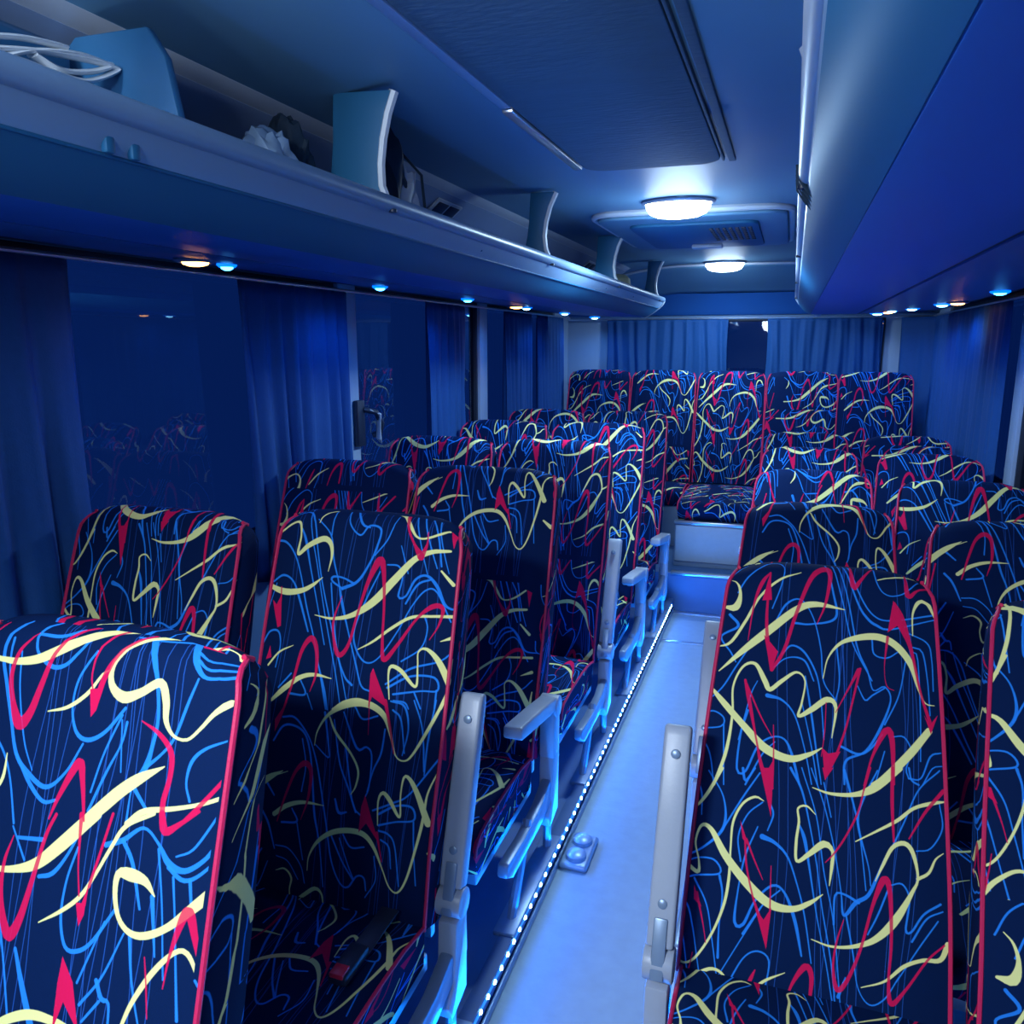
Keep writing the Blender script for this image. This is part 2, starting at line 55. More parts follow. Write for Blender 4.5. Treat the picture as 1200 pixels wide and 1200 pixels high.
# ------------------------------------------------------------------ materials
def mat(name, color, rough=.5, metal=0.0, bump=0, scale=40, emis=None, estr=0, var=0.0, coat=0, stretch=(1, 1, 1), spec=.5):
    m = bpy.data.materials.new(name); m.use_nodes = True; nt = m.node_tree; n = nt.nodes; L = nt.links
    b = n['Principled BSDF']; b.inputs['Roughness'].default_value = rough; b.inputs['Metallic'].default_value = metal
    b.inputs['Specular IOR Level'].default_value = spec
    b.inputs['Base Color'].default_value = (*color, 1)
    if coat: b.inputs['Coat Weight'].default_value = coat
    tc = n.new('ShaderNodeTexCoord'); mp = n.new('ShaderNodeMapping'); mp.inputs['Scale'].default_value = stretch
    L.new(tc.outputs['Object'], mp.inputs[0])
    if var:
        t = n.new('ShaderNodeTexNoise'); t.inputs['Scale'].default_value = scale * .25; t.inputs['Detail'].default_value = 5
        L.new(mp.outputs[0], t.inputs['Vector'])
        r = n.new('ShaderNodeMixRGB'); r.inputs[1].default_value = (*[c * (1 - var) for c in color], 1); r.inputs[2].default_value = (*[min(1, c * (1 + var)) for c in color], 1)
        L.new(t.outputs[0], r.inputs[0]); L.new(r.outputs[0], b.inputs['Base Color'])
    if bump:
        t2 = n.new('ShaderNodeTexNoise'); t2.inputs['Scale'].default_value = scale; t2.inputs['Detail'].default_value = 3
        L.new(mp.outputs[0], t2.inputs['Vector'])
        bp = n.new('ShaderNodeBump'); bp.inputs['Strength'].default_value = bump; bp.inputs['Distance'].default_value = .004
        L.new(t2.outputs[0], bp.inputs['Height']); L.new(bp.outputs[0], b.inputs['Normal'])
    if emis:
        b.inputs['Emission Color'].default_value = (*emis, 1); b.inputs['Emission Strength'].default_value = estr
    return m
M = dict(
    floor=mat('floor_vinyl', (.25, .33, .41), .5, bump=.15, scale=90, var=.12),
    platform=mat('platform_vinyl', (.06, .13, .28), .6, bump=.1, var=.1),
    ceiling=mat('ceiling_laminate', (.11, .26, .41), .5, bump=.05, scale=6, var=.05),
    wall=mat('wall_laminate', (.10, .20, .38), .5, bump=.05, var=.05),
    pillar=mat('pillar_plastic', (.34, .44, .60), .45, var=.04),
    frame=mat('window_rubber', (.012, .02, .04), .6),
    rack=mat('rack_plastic', (.02, .13, .27), .5, bump=.03, scale=8, var=.05, spec=.25),
    rackpanel=mat('rack_bluelit_vinyl', (.010, .12, .50), .45, bump=.02, scale=10, var=.04),  # blue of the strip's light put into the base colour
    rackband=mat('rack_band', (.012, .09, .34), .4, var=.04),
    alu=mat('brushed_aluminium', (.62, .66, .72), .28, .85, bump=.05, scale=60, stretch=(1, .05, 1)),
    silver=mat('silver_plastic', (.50, .56, .64), .36, bump=.03, var=.04),
    backpanel=mat('rack_back_laminate', (.24, .33, .50), .4, var=.05),
    dark=mat('dark_plastic', (.012, .022, .05), .45),
    grey=mat('armrest_plastic', (.34, .38, .46), .38, bump=.06, scale=150, var=.05),
    steel=mat('painted_steel', (.22, .30, .42), .35, .3, var=.08),
    pipe=mat('crimson_piping', (.62, .012, .09), .55, bump=.2, scale=300),
    curtain=mat('blue_curtain_cloth', (.003, .07, .26), .75, bump=.25, scale=220, var=.12),
    quilt=mat('ceiling_fabric', (.085, .15, .21), .8, bump=.5, scale=25, var=.12, stretch=(1, 3, 1)),
    led=mat('led_white_blue', (.6, .8, 1), .3, emis=(.42, .85, 1), estr=16),
    ledstrip=mat('led_strip_tape', (.1, .3, .8), .3, emis=(.0, .25, 1), estr=.5),
    lamplens=mat('lamp_lens', (.9, .95, 1), .3, emis=(.80, .93, 1), estr=8),
    bluelens=mat('blue_lens', (.1, .4, .9), .2, emis=(.05, .38, 1), estr=9),
    whitelens=mat('pale_blue_lens', (.5, .8, 1), .2, emis=(.25, .7, 1), estr=9),
    amberlens=mat('amber_lens', (1, .4, .08), .2, emis=(1, .42, .10), estr=9),
    haloring=mat('blue_halo_ring', (.1, .25, .6), .3, emis=(0, .14, 1), estr=1.6),  # glow added to the bezel for the blue halo around the lens
    panelgrey=mat('grey_panel', (.34, .40, .46), .5, bump=.2, scale=120, var=.08),
    rim=mat('dim_rim_plastic', (.19, .30, .46), .36, var=.04),
    film=mat('white_plastic_film', (.82, .88, .92), .18, coat=.6, bump=.2),
    ring=mat('lamp_ring', (.25, .32, .45), .3, .4),
    beltred=mat('belt_button', (.65, .02, .06), .4),
    bagdark=mat('dark_bag_cloth', (.01, .03, .06), .7, bump=.6, scale=30, var=.3),
    bagpale=mat('pale_cloth', (.42, .46, .52), .6, bump=.6, scale=25, var=.3),
    clear=mat('clear_plastic_film', (.26, .38, .54), .25, bump=.8, scale=18, var=.3, coat=.6),
    hat=mat('straw_cream', (.62, .58, .34), .7, bump=.5, scale=120, var=.1),
    greenpanel=mat('partition_plate', (.03, .14, .30), .35, var=.1),
)
def glass_mat():
    m = bpy.data.materials.new('tinted_window_glass'); m.use_nodes = True; nt = m.node_tree; n = nt.nodes; L = nt.links
    n.remove(n['Principled BSDF']); o = n['Material Output']
    tr = n.new('ShaderNodeBsdfTransparent'); tr.inputs[0].default_value = (.35, .45, .6, 1)
    gl = n.new('ShaderNodeBsdfGlossy'); gl.inputs['Roughness'].default_value = .015; gl.inputs[0].default_value = (.85, .92, 1, 1)
    fr = n.new('ShaderNodeFresnel'); fr.inputs[0].default_value = 1.5; mx = n.new('ShaderNodeMixShader')
    ge = n.new('ShaderNodeNewGeometry'); sb = n.new('ShaderNodeMath'); sb.operation = 'SUBTRACT'; sb.inputs[0].default_value = 1; mu = n.new('ShaderNodeMath'); mu.operation = 'MULTIPLY'
    L.new(ge.outputs['Backfacing'], sb.inputs[1]); L.new(sb.outputs[0], mu.inputs[0]); L.new(fr.outputs[0], mu.inputs[1]); L.new(mu.outputs[0], mx.inputs[0]); L.new(tr.outputs[0], mx.inputs[1]); L.new(gl.outputs[0], mx.inputs[2]); L.new(mx.outputs[0], o.inputs[0])
    return m
M['glass'] = glass_mat()

# seat cloth: the woven print is computed here from stroke tables (mm on the cloth: across, down, width)
TW, TH, PX = 1.5, .9, .0007
def cloth_image():
    W, H = int(TW / PX), int(TH / PX)
    img = np.empty((H, W, 3), np.float32); img[:] = (.0012, .0125, .062)
    k = .001 / PX
    def blend(x0, x1, y0, y1, a, c):
        s = img[y0:y1, x0:x1]; s += (np.array(c, np.float32) - s) * a[..., None]
    def stroke(pts, c, al):
        P = np.array(pts, np.float64).reshape(-1, 3)
        if len(P) < 2: return
        Q = np.vstack([2 * P[0] - P[1], P, 2 * P[-1] - P[-2]]); S = []
        for i in range(1, len(Q) - 2):
            n = max(3, int(np.hypot(*(Q[i + 1] - Q[i])[:2]) / 5))
            for t in np.arange(n) / n:
                S.append(.5 * ((2 * Q[i]) + (Q[i + 1] - Q[i - 1]) * t + (2 * Q[i - 1] - 5 * Q[i] + 4 * Q[i + 1] - Q[i + 2]) * t * t + (3 * Q[i] - Q[i - 1] - 3 * Q[i + 1] + Q[i + 2]) * t ** 3))
        S.append(Q[-2]); S = np.array(S); S[:, 2] = np.clip(S[:, 2], .8, 24); S *= k
        bx0 = int(max(0, S[:, 0].min() - 20)); bx1 = int(min(W, S[:, 0].max() + 20)); by0 = int(max(0, S[:, 1].min() - 20)); by1 = int(min(H, S[:, 1].max() + 20))
        if bx1 <= bx0 or by1 <= by0: return
        cov = np.zeros((by1 - by0, bx1 - bx0), np.float32)
        for a, b in zip(S[:-1], S[1:]):
            r = max(a[2], b[2]) / 2 + 1.5
            x0 = int(max(bx0, min(a[0], b[0]) - r)); x1 = int(min(bx1, max(a[0], b[0]) + r + 1)); y0 = int(max(by0, min(a[1], b[1]) - r)); y1 = int(min(by1, max(a[1], b[1]) + r + 1))
            if x1 <= x0 or y1 <= y0: continue
            X = np.arange(x0, x1)[None, :] - a[0]; Y = np.arange(y0, y1)[:, None] - a[1]
            d = b - a; l = d[0] ** 2 + d[1] ** 2 + 1e-9; t = np.clip((X * d[0] + Y * d[1]) / l, 0, 1)
            dist = np.sqrt((X - t * d[0]) ** 2 + (Y - t * d[1]) ** 2); hw = (a[2] + (b[2] - a[2]) * t) / 2
            v = cov[y0 - by0:y1 - by0, x0 - bx0:x1 - bx0]; np.maximum(v, np.clip(hw - dist + .5, 0, 1), out=v)
        blend(bx0, bx1, by0, by1, cov * al, c)
    def poly(pts, c):
        P = np.array(pts, np.float64).reshape(-1, 2) * k
        x0 = int(max(0, P[:, 0].min() - 1)); x1 = int(min(W, P[:, 0].max() + 2)); y0 = int(max(0, P[:, 1].min() - 1)); y1 = int(min(H, P[:, 1].max() + 2))
        if x1 <= x0 or y1 <= y0: return
        a = np.zeros((y1 - y0, x1 - x0), np.float32)
        for ox, oy in ((.25, .25), (.75, .25), (.25, .75), (.75, .75)):
            X = np.arange(x0, x1)[None, :] + ox; Y = np.arange(y0, y1)[:, None] + oy; ins = np.zeros(a.shape, bool)
            for i in range(len(P)):
                (xa, ya), (xb, yb) = P[i - 1], P[i]
                if ya == yb: continue
                ins ^= ((ya > Y) != (yb > Y)) & (X < (xb - xa) * (Y - ya) / (yb - ya) + xa)
            a += ins * .25
        blend(x0, x1, y0, y1, a, c)
    def parse(s, du=0, dv=0):
        out = []
        for st in s.split(';'):
            f = st.split(' '); v = [float(q) for q in f[1:]]; n = 2 if f[0] == 'rt' else 3
            v = [q + (du if i % n == 0 else dv if i % n == 1 else 0) for i, q in enumerate(v)]
            out.append((f[0], v))
        return out
    S = parse(PAT_A, 250) + parse(PAT_B, 750)
    cc = parse(PAT_C, 1250); S += cc
    S += [s for s in parse(PAT_C, 1240, 516) if True] 
    for src, du, dv in ((PAT_C, 960, 60), (PAT_C, 960, 560), (PAT_A, 900, 0), (PAT_C, 450, 430)):
        lo, hi = (500, 640) if du == 450 else (985, 1112)
        for c, v in parse(src, du, dv):
            xs = v[0::2] if c == 'rt' else v[0::3]; ys = v[1::2] if c == 'rt' else v[1::3]
            if min(xs) > lo and max(xs) < hi and (du != 450 or min(ys) > 560): S.append((c, v))
    # fine blue threads that run down the cloth between the figures
    r = np.random.RandomState(3)
    for pc in (250, 750, 1250):
        for g in range(5):
            x = pc + r.uniform(-230, 200)
            for j in range(r.randint(2, 5)):
                x += r.uniform(7, 14); q = []; ph = r.uniform(0, 6)
                for v in range(-20, 940, 90): q += [x + 14 * math.sin(v / 170 + ph) + r.uniform(-2, 2), v, 1.1]
                S.insert(0, ('f', q))
    cols = {'f': (.022, .115, .50), 'b': (.022, .25, .88), 'y': (.86, .83, .32), 'r': (.72, .008, .085)}
    for key in ('f', 'b', 'y', 'r'):
        for c, v in S:
            if c == 'b': v = [q * 1.25 if i % 3 == 2 else q for i, q in enumerate(v)]
            if c == key: stroke(v, cols[key], {'f': .75, 'b': .85, 'y': 1, 'r': .92}[key])
            elif key == 'r' and c == 'rt': poly(v, cols['r'])
    im = bpy.data.images.new('seat_cloth_print', W, H, float_buffer=False, is_data=False)
    lin = np.clip(img[::-1], 0, 1); srgb = np.where(lin < .0031308, lin * 12.92, 1.055 * lin ** (1 / 2.4) - .055)
    buf = np.ones((H, W, 4), np.float32); buf[..., :3] = srgb
    im.pixels.foreach_set(buf.ravel()); im.update(); im.pack()
    return im
def cloth_mat():
    m = bpy.data.materials.new('patterned_seat_cloth'); m.use_nodes = True; nt = m.node_tree; n = nt.nodes; L = nt.links
    b = n['Principled BSDF']; b.inputs['Roughness'].default_value = .8; b.inputs['Specular IOR Level'].default_value = .08
    uv = n.new('ShaderNodeTexCoord'); at = n.new('ShaderNodeAttribute'); at.attribute_type = 'OBJECT'; at.attribute_name = 'cloth_shift'
    ad = n.new('ShaderNodeVectorMath'); ad.operation = 'ADD'; L.new(uv.outputs['UV'], ad.inputs[0]); L.new(at.outputs['Vector'], ad.inputs[1])
    # slight wander of the weave
    t = n.new('ShaderNodeTexImage'); t.image = cloth_image(); t.extension = 'REPEAT'; L.new(ad.outputs[0], t.inputs[0])
    L.new(t.outputs[0], b.inputs['Base Color'])
    nz = n.new('ShaderNodeTexNoise'); nz.inputs['Scale'].default_value = 900; bp = n.new('ShaderNodeBump'); bp.inputs['Strength'].default_value = .25; bp.inputs['Distance'].default_value = .001
    L.new(uv.outputs['Object'], nz.inputs['Vector']); L.new(nz.outputs[0], bp.inputs['Height']); L.new(bp.outputs[0], b.inputs['Normal'])
    return m
M['cloth'] = cloth_mat()

# ------------------------------------------------------------------ mesh helpers
class MB:
    def __init__(s): s.v = []; s.f = []; s.uv = []
    def add(s, v, f, uv=None):
        o = len(s.v); s.v += [tuple(p) for p in v]; s.f += [tuple(i + o for i in q) for q in f]
        s.uv += (list(uv) if uv else [(0, 0)] * len(v)); return s
    def box(s, x0, x1, y0, y1, z0, z1, rot=None, piv=None):
        v = [(x, y, z) for x in (x0, x1) for y in (y0, y1) for z in (z0, z1)]
        if rot: 
            Mx = Matrix.Rotation(rot[1], 3, rot[0]); pv = Vector(piv or (0, 0, 0)); v = [tuple(Mx @ (Vector(p) - pv) + pv) for p in v]
        return s.add(v, [(0, 1, 3, 2), (4, 6, 7, 5), (0, 4, 5, 1), (2, 3, 7, 6), (0, 2, 6, 4), (1, 5, 7, 3)])
    def tube(s, pts, r, n=8, closed=False, flat=1.0):
        P = [Vector(p) for p in pts]; N = len(P); vs = []; prev = None
        for i, p in enumerate(P):
            a = P[(i - 1) % N] if (closed or i) else P[0]; b = P[(i + 1) % N] if (closed or i < N - 1) else P[-1]
            t = (b - a).normalized()
            if prev is None:
                u = t.orthogonal().normalized() if abs(t.z) > .9 else t.cross(Vector((0, 0, 1))).normalized()
            else:
                u = (prev - t * prev.dot(t)).normalized()
            prev = u; w_ = t.cross(u); rr = r[i] if isinstance(r, (list, tuple)) else r
            vs += [p + u * (rr * math.cos(q * 2 * math.pi / n)) + w_ * (rr * flat * math.sin(q * 2 * math.pi / n)) for q in range(n)]
        f = []; M_ = N if closed else N - 1
        for i in range(M_):
            for q in range(n):
                f.append((i * n + q, i * n + (q + 1) % n, ((i + 1) % N) * n + (q + 1) % n, ((i + 1) % N) * n + q))
        if not closed: f += [tuple(range(n - 1, -1, -1)), tuple((N - 1) * n + q for q in range(n))]
        return s.add(vs, f)
    def prism(s, poly, a, b, axis='y'):
        # polygon in the plane across axis, extruded from a to b
        def pt(p, t): return {'y': (p[0], t, p[1]), 'x': (t, p[0], p[1]), 'z': (p[0], p[1], t)}[axis]
        n = len(poly); v = [pt(p, a) for p in poly] + [pt(p, b) for p in poly]
        f = [tuple(range(n)), tuple(range(2 * n - 1, n - 1, -1))] + [(i, (i + 1) % n, n + (i + 1) % n, n + i)[::-1] for i in range(n)]
        return s.add(v, f)
    def lathe(s, prof, c=(0, 0, 0), n=20, sx=1, sy=1, a0=0, a1=2 * math.pi):
        full = abs(a1 - a0 - 2 * math.pi) < 1e-6; m = n if full else n + 1; v = []
        for r, z in prof:
            for i in range(m):
                a = a0 + (a1 - a0) * i / n; v.append((c[0] + r * sx * math.cos(a), c[1] + r * sy * math.sin(a), c[2] + z))
        f = []
        for j in range(len(prof) - 1):
            for i in range(n): f.append((j * m + i, j * m + (i + 1) % m, (j + 1) * m + (i + 1) % m, (j + 1) * m + i))
        return s.add(v, f)
    def grid(s, nu, nv, fn, uvfn=None, flip=False):
        v = [fn(i / nu, j / nv) for j in range(nv + 1) for i in range(nu + 1)]
        uv = [uvfn(i / nu, j / nv) for j in range(nv + 1) for i in range(nu + 1)] if uvfn else None
        f = [(j * (nu + 1) + i, j * (nu + 1) + i + 1, (j + 1) * (nu + 1) + i + 1, (j + 1) * (nu + 1) + i) for j in range(nv) for i in range(nu)]
        if flip: f = [q[::-1] for q in f]
        return s.add(v, f, uv)
    def mesh(s, name, m, smooth=True, bevel=0, seg=2, fix=True, angle=40):
        me = bpy.data.meshes.new(name); me.from_pydata(s.v, [], s.f)
        if any(u != (0, 0) for u in s.uv):
            l = me.uv_layers.new(name='UVMap')
            for lp in me.loops: l.data[lp.index].uv = s.uv[lp.vertex_index]
        bm = bmesh.new(); bm.from_mesh(me)
        if fix: bmesh.ops.recalc_face_normals(bm, faces=bm.faces)
        if bevel:
            ed = [e for e in bm.edges if len(e.link_faces) == 2 and e.calc_face_angle(0) > R(35)]
            bmesh.ops.bevel(bm, geom=ed, offset=bevel, segments=seg, affect='EDGES', clamp_overlap=True, profile=.5)
        bm.to_mesh(me); bm.free()
        me.materials.append(m)
        if smooth:
            for p in me.polygons: p.use_smooth = True
            me.set_sharp_from_angle(angle=R(angle))
        return me
    def build(s, name, m, parent=None, loc=None, **k):
        o = bpy.data.objects.new(name, s.mesh(name, m, **k)); col.objects.link(o)
        if parent: o.parent = parent
        if loc: o.location = loc
        return o
def inst(name, me, parent=None, loc=(0, 0, 0), rot=None, scale=None):
    o = bpy.data.objects.new(name, me); col.objects.link(o); o.location = loc
    if parent: o.parent = parent
    if rot: o.rotation_euler = rot
    if scale: o.scale = scale
    return o
def thing(name, label, cat, loc=(0, 0, 0), rz=0, group=None):
    o = bpy.data.objects.new(name, None); col.objects.link(o); o.location = loc; o.rotation_euler = (0, 0, rz)
    o.empty_display_size = .05
    return tag(o, label, cat, group)
def tag(o, label, cat, group=None):
    o['label'] = label; o['category'] = cat
    if group: o['group'] = group
    return o
def struct(o): o['kind'] = 'structure'; return o
def kids(o): return [c for c in bpy.data.objects if c.parent == o]
def copy_tree(o, parent=None):
    c = o.copy(); col.objects.link(c); c.parent = parent
    for ch in kids(o): copy_tree(ch, c)
    return c

XL, XR, YF, YB = -1.70, .93, -1.6, 6.36      # inner faces of the coach shell
CX = -.42                                     # middle of the two racks

# ------------------------------------------------------------------ the shell
struct(MB().box(XL - .1, XR + .1, YF - .1, YB + .1, -.06, 0).build('floor', M['floor']))
pf = struct(MB().box(XL, -.60, -.9, 4.80, 0, .085).build('trim_1', M['platform'], bevel=.006))
MB().box(-.602, -.592, -.9, 4.80, .052, .088).box(-.63, -.592, -.9, 4.80, .086, .091).build('edge_strip', M['platform'], pf, bevel=.0015)
MB().box(-.597, -.590, -.9, 4.80, .002, .03).build('kick_strip', M['steel'], pf, bevel=.001)
st = struct(MB().box(XL, XR, 4.82, YB, 0, .245).build('trim_2', M['platform'], bevel=.006))
MB().box(-.62, XR, 4.808, 4.86, .238, .254).build('step_nosing', M['alu'], st, bevel=.003)
b1 = struct(MB().box(-.60, XR, 4.28, 4.312, .0, .006).build('trim_3', M['alu'], bevel=.002))
b2 = struct(MB().box(-.60, XR, 4.775, 4.815, .0, .010).build('trim_4', M['alu'], bevel=.002))

def ceil_z(x):
    d = abs(x - CX)
    pts = [(0, 2.145), (.40, 2.14), (.62, 2.115), (.80, 2.08), (1.0, 2.03), (1.4, 1.93)]
    for (a, za), (b, zb) in zip(pts, pts[1:]):
        if d <= b: return za + (zb - za) * (d - a) / (b - a)
    return 1.93
def ceil_surf(u, v):
    x = XL - .05 + (XR - XL + .1) * u; y = YF - .1 + (5.86 - YF + .1) * v
    return (x, y, ceil_z(x))
cb = MB().grid(48, 2, ceil_surf)
cb.grid(48, 8, lambda u, v: (XL - .05 + (XR - XL + .1) * u, 5.86 + .42 * v, min(ceil_z(XL - .05 + (XR - XL + .1) * u), ceil_z(XL - .05 + (XR - XL + .1) * u) - .012 - (.165 - .05 * (2 * u - 1) ** 2) * v ** 1.3)))
cl = cb.build('ceiling', M['ceiling'], fix=False)
md = cl.modifiers.new('thick', 'SOLIDIFY'); md.thickness = .03; md.offset = 1 
struct(cl)
# rib across the ceiling by the second lamp
struct(MB().tube([(x / 20 * 1.5 - .42, 5.84, ceil_z(x / 20 * 1.5 - .42) - .004) for x in range(-10, 11)], .012, 6).build('trim_5', M['silver']))

def side_wall(name, x, sgn, wins, y0, y1):
    # lower wall, head wall and a pillar between each pair of windows
    root = struct(MB().box(min(x, x + sgn * .06), max(x, x + sgn * .06), y0, y1, 0, .95).build(name, M['wall'], bevel=.004))
    MB().box(min(x, x + sgn * .06), max(x, x + sgn * .06), y0, y1, 1.84, 2.14).build('head_panel', M['wall'], root)
    e = y0
    for a, b in wins + [(y1, y1)]:
        if a - e > .01:
            MB().box(min(x - sgn * .012, x + sgn * .06), max(x - sgn * .012, x + sgn * .06), e, a, .952, 1.838).build('pillar', M['pillar'], root, bevel=.006)
        e = b
    return root
LW = [(-1.45, .38), (.50, 2.86), (3.00, 4.40), (4.52, 5.95)]
RW = [(-1.45, .38), (.50, 2.10), (2.22, 3.95), (4.07, 5.85)]
side_wall('wall_left', XL, -1, LW, YF, YB); side_wall('wall_right', XR, 1, RW, YF, YB)
wn = 0
def window(axis, x, a, b, z0, z1, sgn):
    global wn
    wn += 1
    fr = MB(); t = .022
    for (p, q, r_, s_) in ((a, b, z0, z0 + t), (a, b, z1 - t, z1), (a, a + t, z0 + t, z1 - t), (b - t, b, z0 + t, z1 - t)):
        lo, hi = sorted((x + sgn * .004, x + sgn * .05))
        if axis == 'x': fr.box(lo, hi, p, q, r_, s_)
        else: fr.box(p, q, lo, hi, r_, s_)
    o = struct(fr.build('window_%d' % wn, M['frame'], bevel=.003))
    g = MB(); lo, hi = sorted((x + sgn * .022, x + sgn * .028))
    if axis == 'x': g.box(lo, hi, a + t, b - t, z0 + t, z1 - t)
    else: g.box(a + t, b - t, lo, hi, z0 + t, z1 - t)
    g.build('pane', M['glass'], o, smooth=False)
    return o
for a, b in LW: window('x', XL, a + .002, b - .002, .955, 1.835, -1)
for a, b in RW: window('x', XR, a + .002, b - .002, .955, 1.835, 1)
wr = struct(MB().box(XL, XR, YB, YB + .06, 0, 1.30).build('wall_rear', M['wall'], bevel=.004))
MB().box(XL, XR, YB, YB + .06, 1.80, 2.12).build('head_panel', M['wall'], wr)
MB().box(XL, -1.36, YB - .02, YB + .06, 1.302, 1.798).build('corner_pillar', M['pillar'], wr, bevel=.01)
MB().box(.60, XR, YB - .02, YB + .06, 1.302, 1.798).build('corner_pillar', M['pillar'], wr, bevel=.01)
window('y', YB, -1.355, .615, 1.303, 1.797, 1)
# curved header above the rear window
struct(MB().grid(30, 4, lambda u, v: (XL + (XR - XL) * u, YB - .10 + .085 * v, 1.972 + .03 * (2 * u - 1) ** 2 - .15 * v - .03 * (2 * u - 1) ** 2 * v)).build('trim_6', M['rackband']))
struct(MB().box(XL, XR, YF - .06, YF, 0, 2.14).build('wall_front', M['wall']))

# ------------------------------------------------------------------ luggage racks
def rack(side):
    fx = (lambda x: x) if side == 'L' else (lambda x: 2 * CX - x)
    nm = 'left' if side == 'L' else 'right'
    y0, y1 = -1.3, 5.62
    root = thing('luggage_rack', ('blue luggage rack with pale rim, brackets and vents along the left windows' if side == 'L' else
                 'bright blue luggage rack seen from beneath along the right windows'), 'luggage rack', (fx(-.84), 0, 1.9), 0)
    ox, oz = fx(-.84), 1.9
    def T(p): return (fx(p[0]) - ox, p[1] - oz)
    out = -1.50 if side == 'L' else -1.645
    # fascia: from the rim down and round to the underside
    fas = [(-.842, 1.895), (-.850, 1.872), (-.872, 1.848), (-.905, 1.820), (-.938, 1.798), (-.962, 1.788)]
    fe = -.964
    if side == 'R':
        fas = [(-.842, 1.895), (-.848, 1.872), (-.860, 1.848), (-.880, 1.824), (-.903, 1.805), (-.928, 1.794)]; fe = -.930
    inner = [(x - .014, z + .014) for x, z in fas]
    k = 2 if side == 'L' else 1
    MB().prism([T(p) for p in fas[:k + 1] + inner[:k + 1][::-1]], y0, y1).build('fascia_lip', M['rim'], root, angle=60)
    MB().prism([T(p) for p in fas[k:] + inner[k:][::-1]], y0, y1).build('fascia', M['rack'], root, angle=60)
    # underside panels
    gx = -1.20
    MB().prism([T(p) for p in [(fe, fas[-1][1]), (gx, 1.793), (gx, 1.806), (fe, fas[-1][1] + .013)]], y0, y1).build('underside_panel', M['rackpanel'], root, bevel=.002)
    MB().prism([T(p) for p in [(gx, 1.800), (gx - .018, 1.800), (gx - .018, 1.81), (gx, 1.81)]], y0, y1).build('groove', M['dark'], root)
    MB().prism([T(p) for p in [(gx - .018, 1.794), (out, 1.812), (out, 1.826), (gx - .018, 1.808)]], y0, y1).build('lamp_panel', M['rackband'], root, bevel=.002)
    # rim rail
    MB().tube([(T((-.846, 1.900))[0], y0 + (y1 - y0) * i / 12, T((-.846, 1.900))[1]) for i in range(13)], .0175, 14).build('rim', M['silver' if side == 'R' else 'rim'], root)  # left rim gets a darker tone for the weaker light on it
    MB().tube([(T((-.874, 1.846))[0], y0 + (y1 - y0) * i / 12, T((-.874, 1.846))[1]) for i in range(13)], .003, 6).build('fascia_bead', M['rack'], root)
    # rounded end piece
    e = MB(); pr = [(-.835, 1.912), (-.832, 1.89), (-.848, 1.862), (-.875, 1.838), (-.915, 1.81), (-.97, 1.778), (-1.0, 1.79), (-.95, 1.84), (-.89, 1.90), (-.86, 1.916)]
    e.prism([T(p) for p in pr], y1 - .002, y1 + .03).build('end_cap', M['silver'], root, bevel=.01, seg=3)
    # floor and back of the rack
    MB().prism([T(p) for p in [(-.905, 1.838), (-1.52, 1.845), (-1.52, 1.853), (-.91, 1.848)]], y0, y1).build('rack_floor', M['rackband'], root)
    bp = MB().prism([T(p) for p in [(-1.105, 2.088), (-1.38, 1.862), (-1.386, 1.870), (-1.11, 2.097)]], y0, y1).build('back_panel', M['backpanel'], root)
    MB().prism([T(p) for p in [(-1.07, 2.108), (-1.108, 2.088), (-1.116, 2.097), (-1.08, 2.115)]], y0, y1).build('back_rail', M['silver'], root, bevel=.002)
    # small air vents in the back panel
    if side == 'L':
        for vy in (2.66, 4.75):
            ang = math.atan2(2.088 - 1.862, .275)
            fr = MB(); cxv, czv = -1.146, 2.0545
            def pl(a, b, h): # a along the slope, b along y, h off the panel into the aisle
                dx, dz = math.cos(ang), math.sin(ang)
                return (cxv + a * dx + h * dz - ox, vy + b, czv + a * dz - h * dx - oz)
            def slab(a0, a1, b0, b1, h0, h1, mb): 
                v = [pl(a, b, h) for a in (a0, a1) for b in (b0, b1) for h in (h0, h1)]
                mb.add(v, [(0, 1, 3, 2), (4, 6, 7, 5), (0, 4, 5, 1), (2, 3, 7, 6), (0, 2, 6, 4), (1, 5, 7, 3)])
            slab(-.030, .030, -.10, .10, .0, .008, fr)
            v = fr.build('air_vent', M['silver'], bp, bevel=.004)
            for b0, b1 in ((-.085, -.006), (.006, .085)):
                d_ = MB(); slab(-.020, .020, b0, b1, .006, .0095, d_); d_.build('outlet', M['dark'], v, bevel=.002)
    # brackets from the rim to the ceiling
    for i, by in enumerate((-.6, .56, 1.66, 2.9, 4.1, 5.4)):
        wide = .03 if i == 4 else 0
        right = [(-.846, 1.900), (-.862, 1.935), (-.868, 1.98), (-.862, 2.03), (-.848, 2.08), (-.825, 2.128)]
        left = [(-.915 - wide, 2.128), (-.918 - wide, 2.08), (-.920 - wide, 2.03), (-.926 - wide, 1.98), (-.936 - wide, 1.935), (-.95 - wide, 1.86)]
        if by == 1.66:
            right = [(-.848, 1.900), (-.862, 1.935), (-.863, 1.98), (-.856, 2.03), (-.843, 2.08), (-.826, 2.122)]; left = [(x - .05, z) for x, z in left]
        b = MB().prism([T(p) for p in right + left + [(-.90, 1.86)]], by - .012, by + .012).build('bracket', M['rack'], root, bevel=.004)
        MB().tube([(T(p)[0], by, T(p)[1]) for p in right], .011, 8, flat=1.2).build('bracket_edge', M['silver'], b)
        MB().lathe([(0, -.004), (.009, -.004), (.009, .002), (0, .004)], (T((-.836, 1.9))[0], by, T((-.836, 1.885))[1]), 10).build('bracket_screw', M['dark'], b)
    return root, ox, oz
rl, rlx, rlz = rack('L'); rr, rrx, rrz = rack('R')
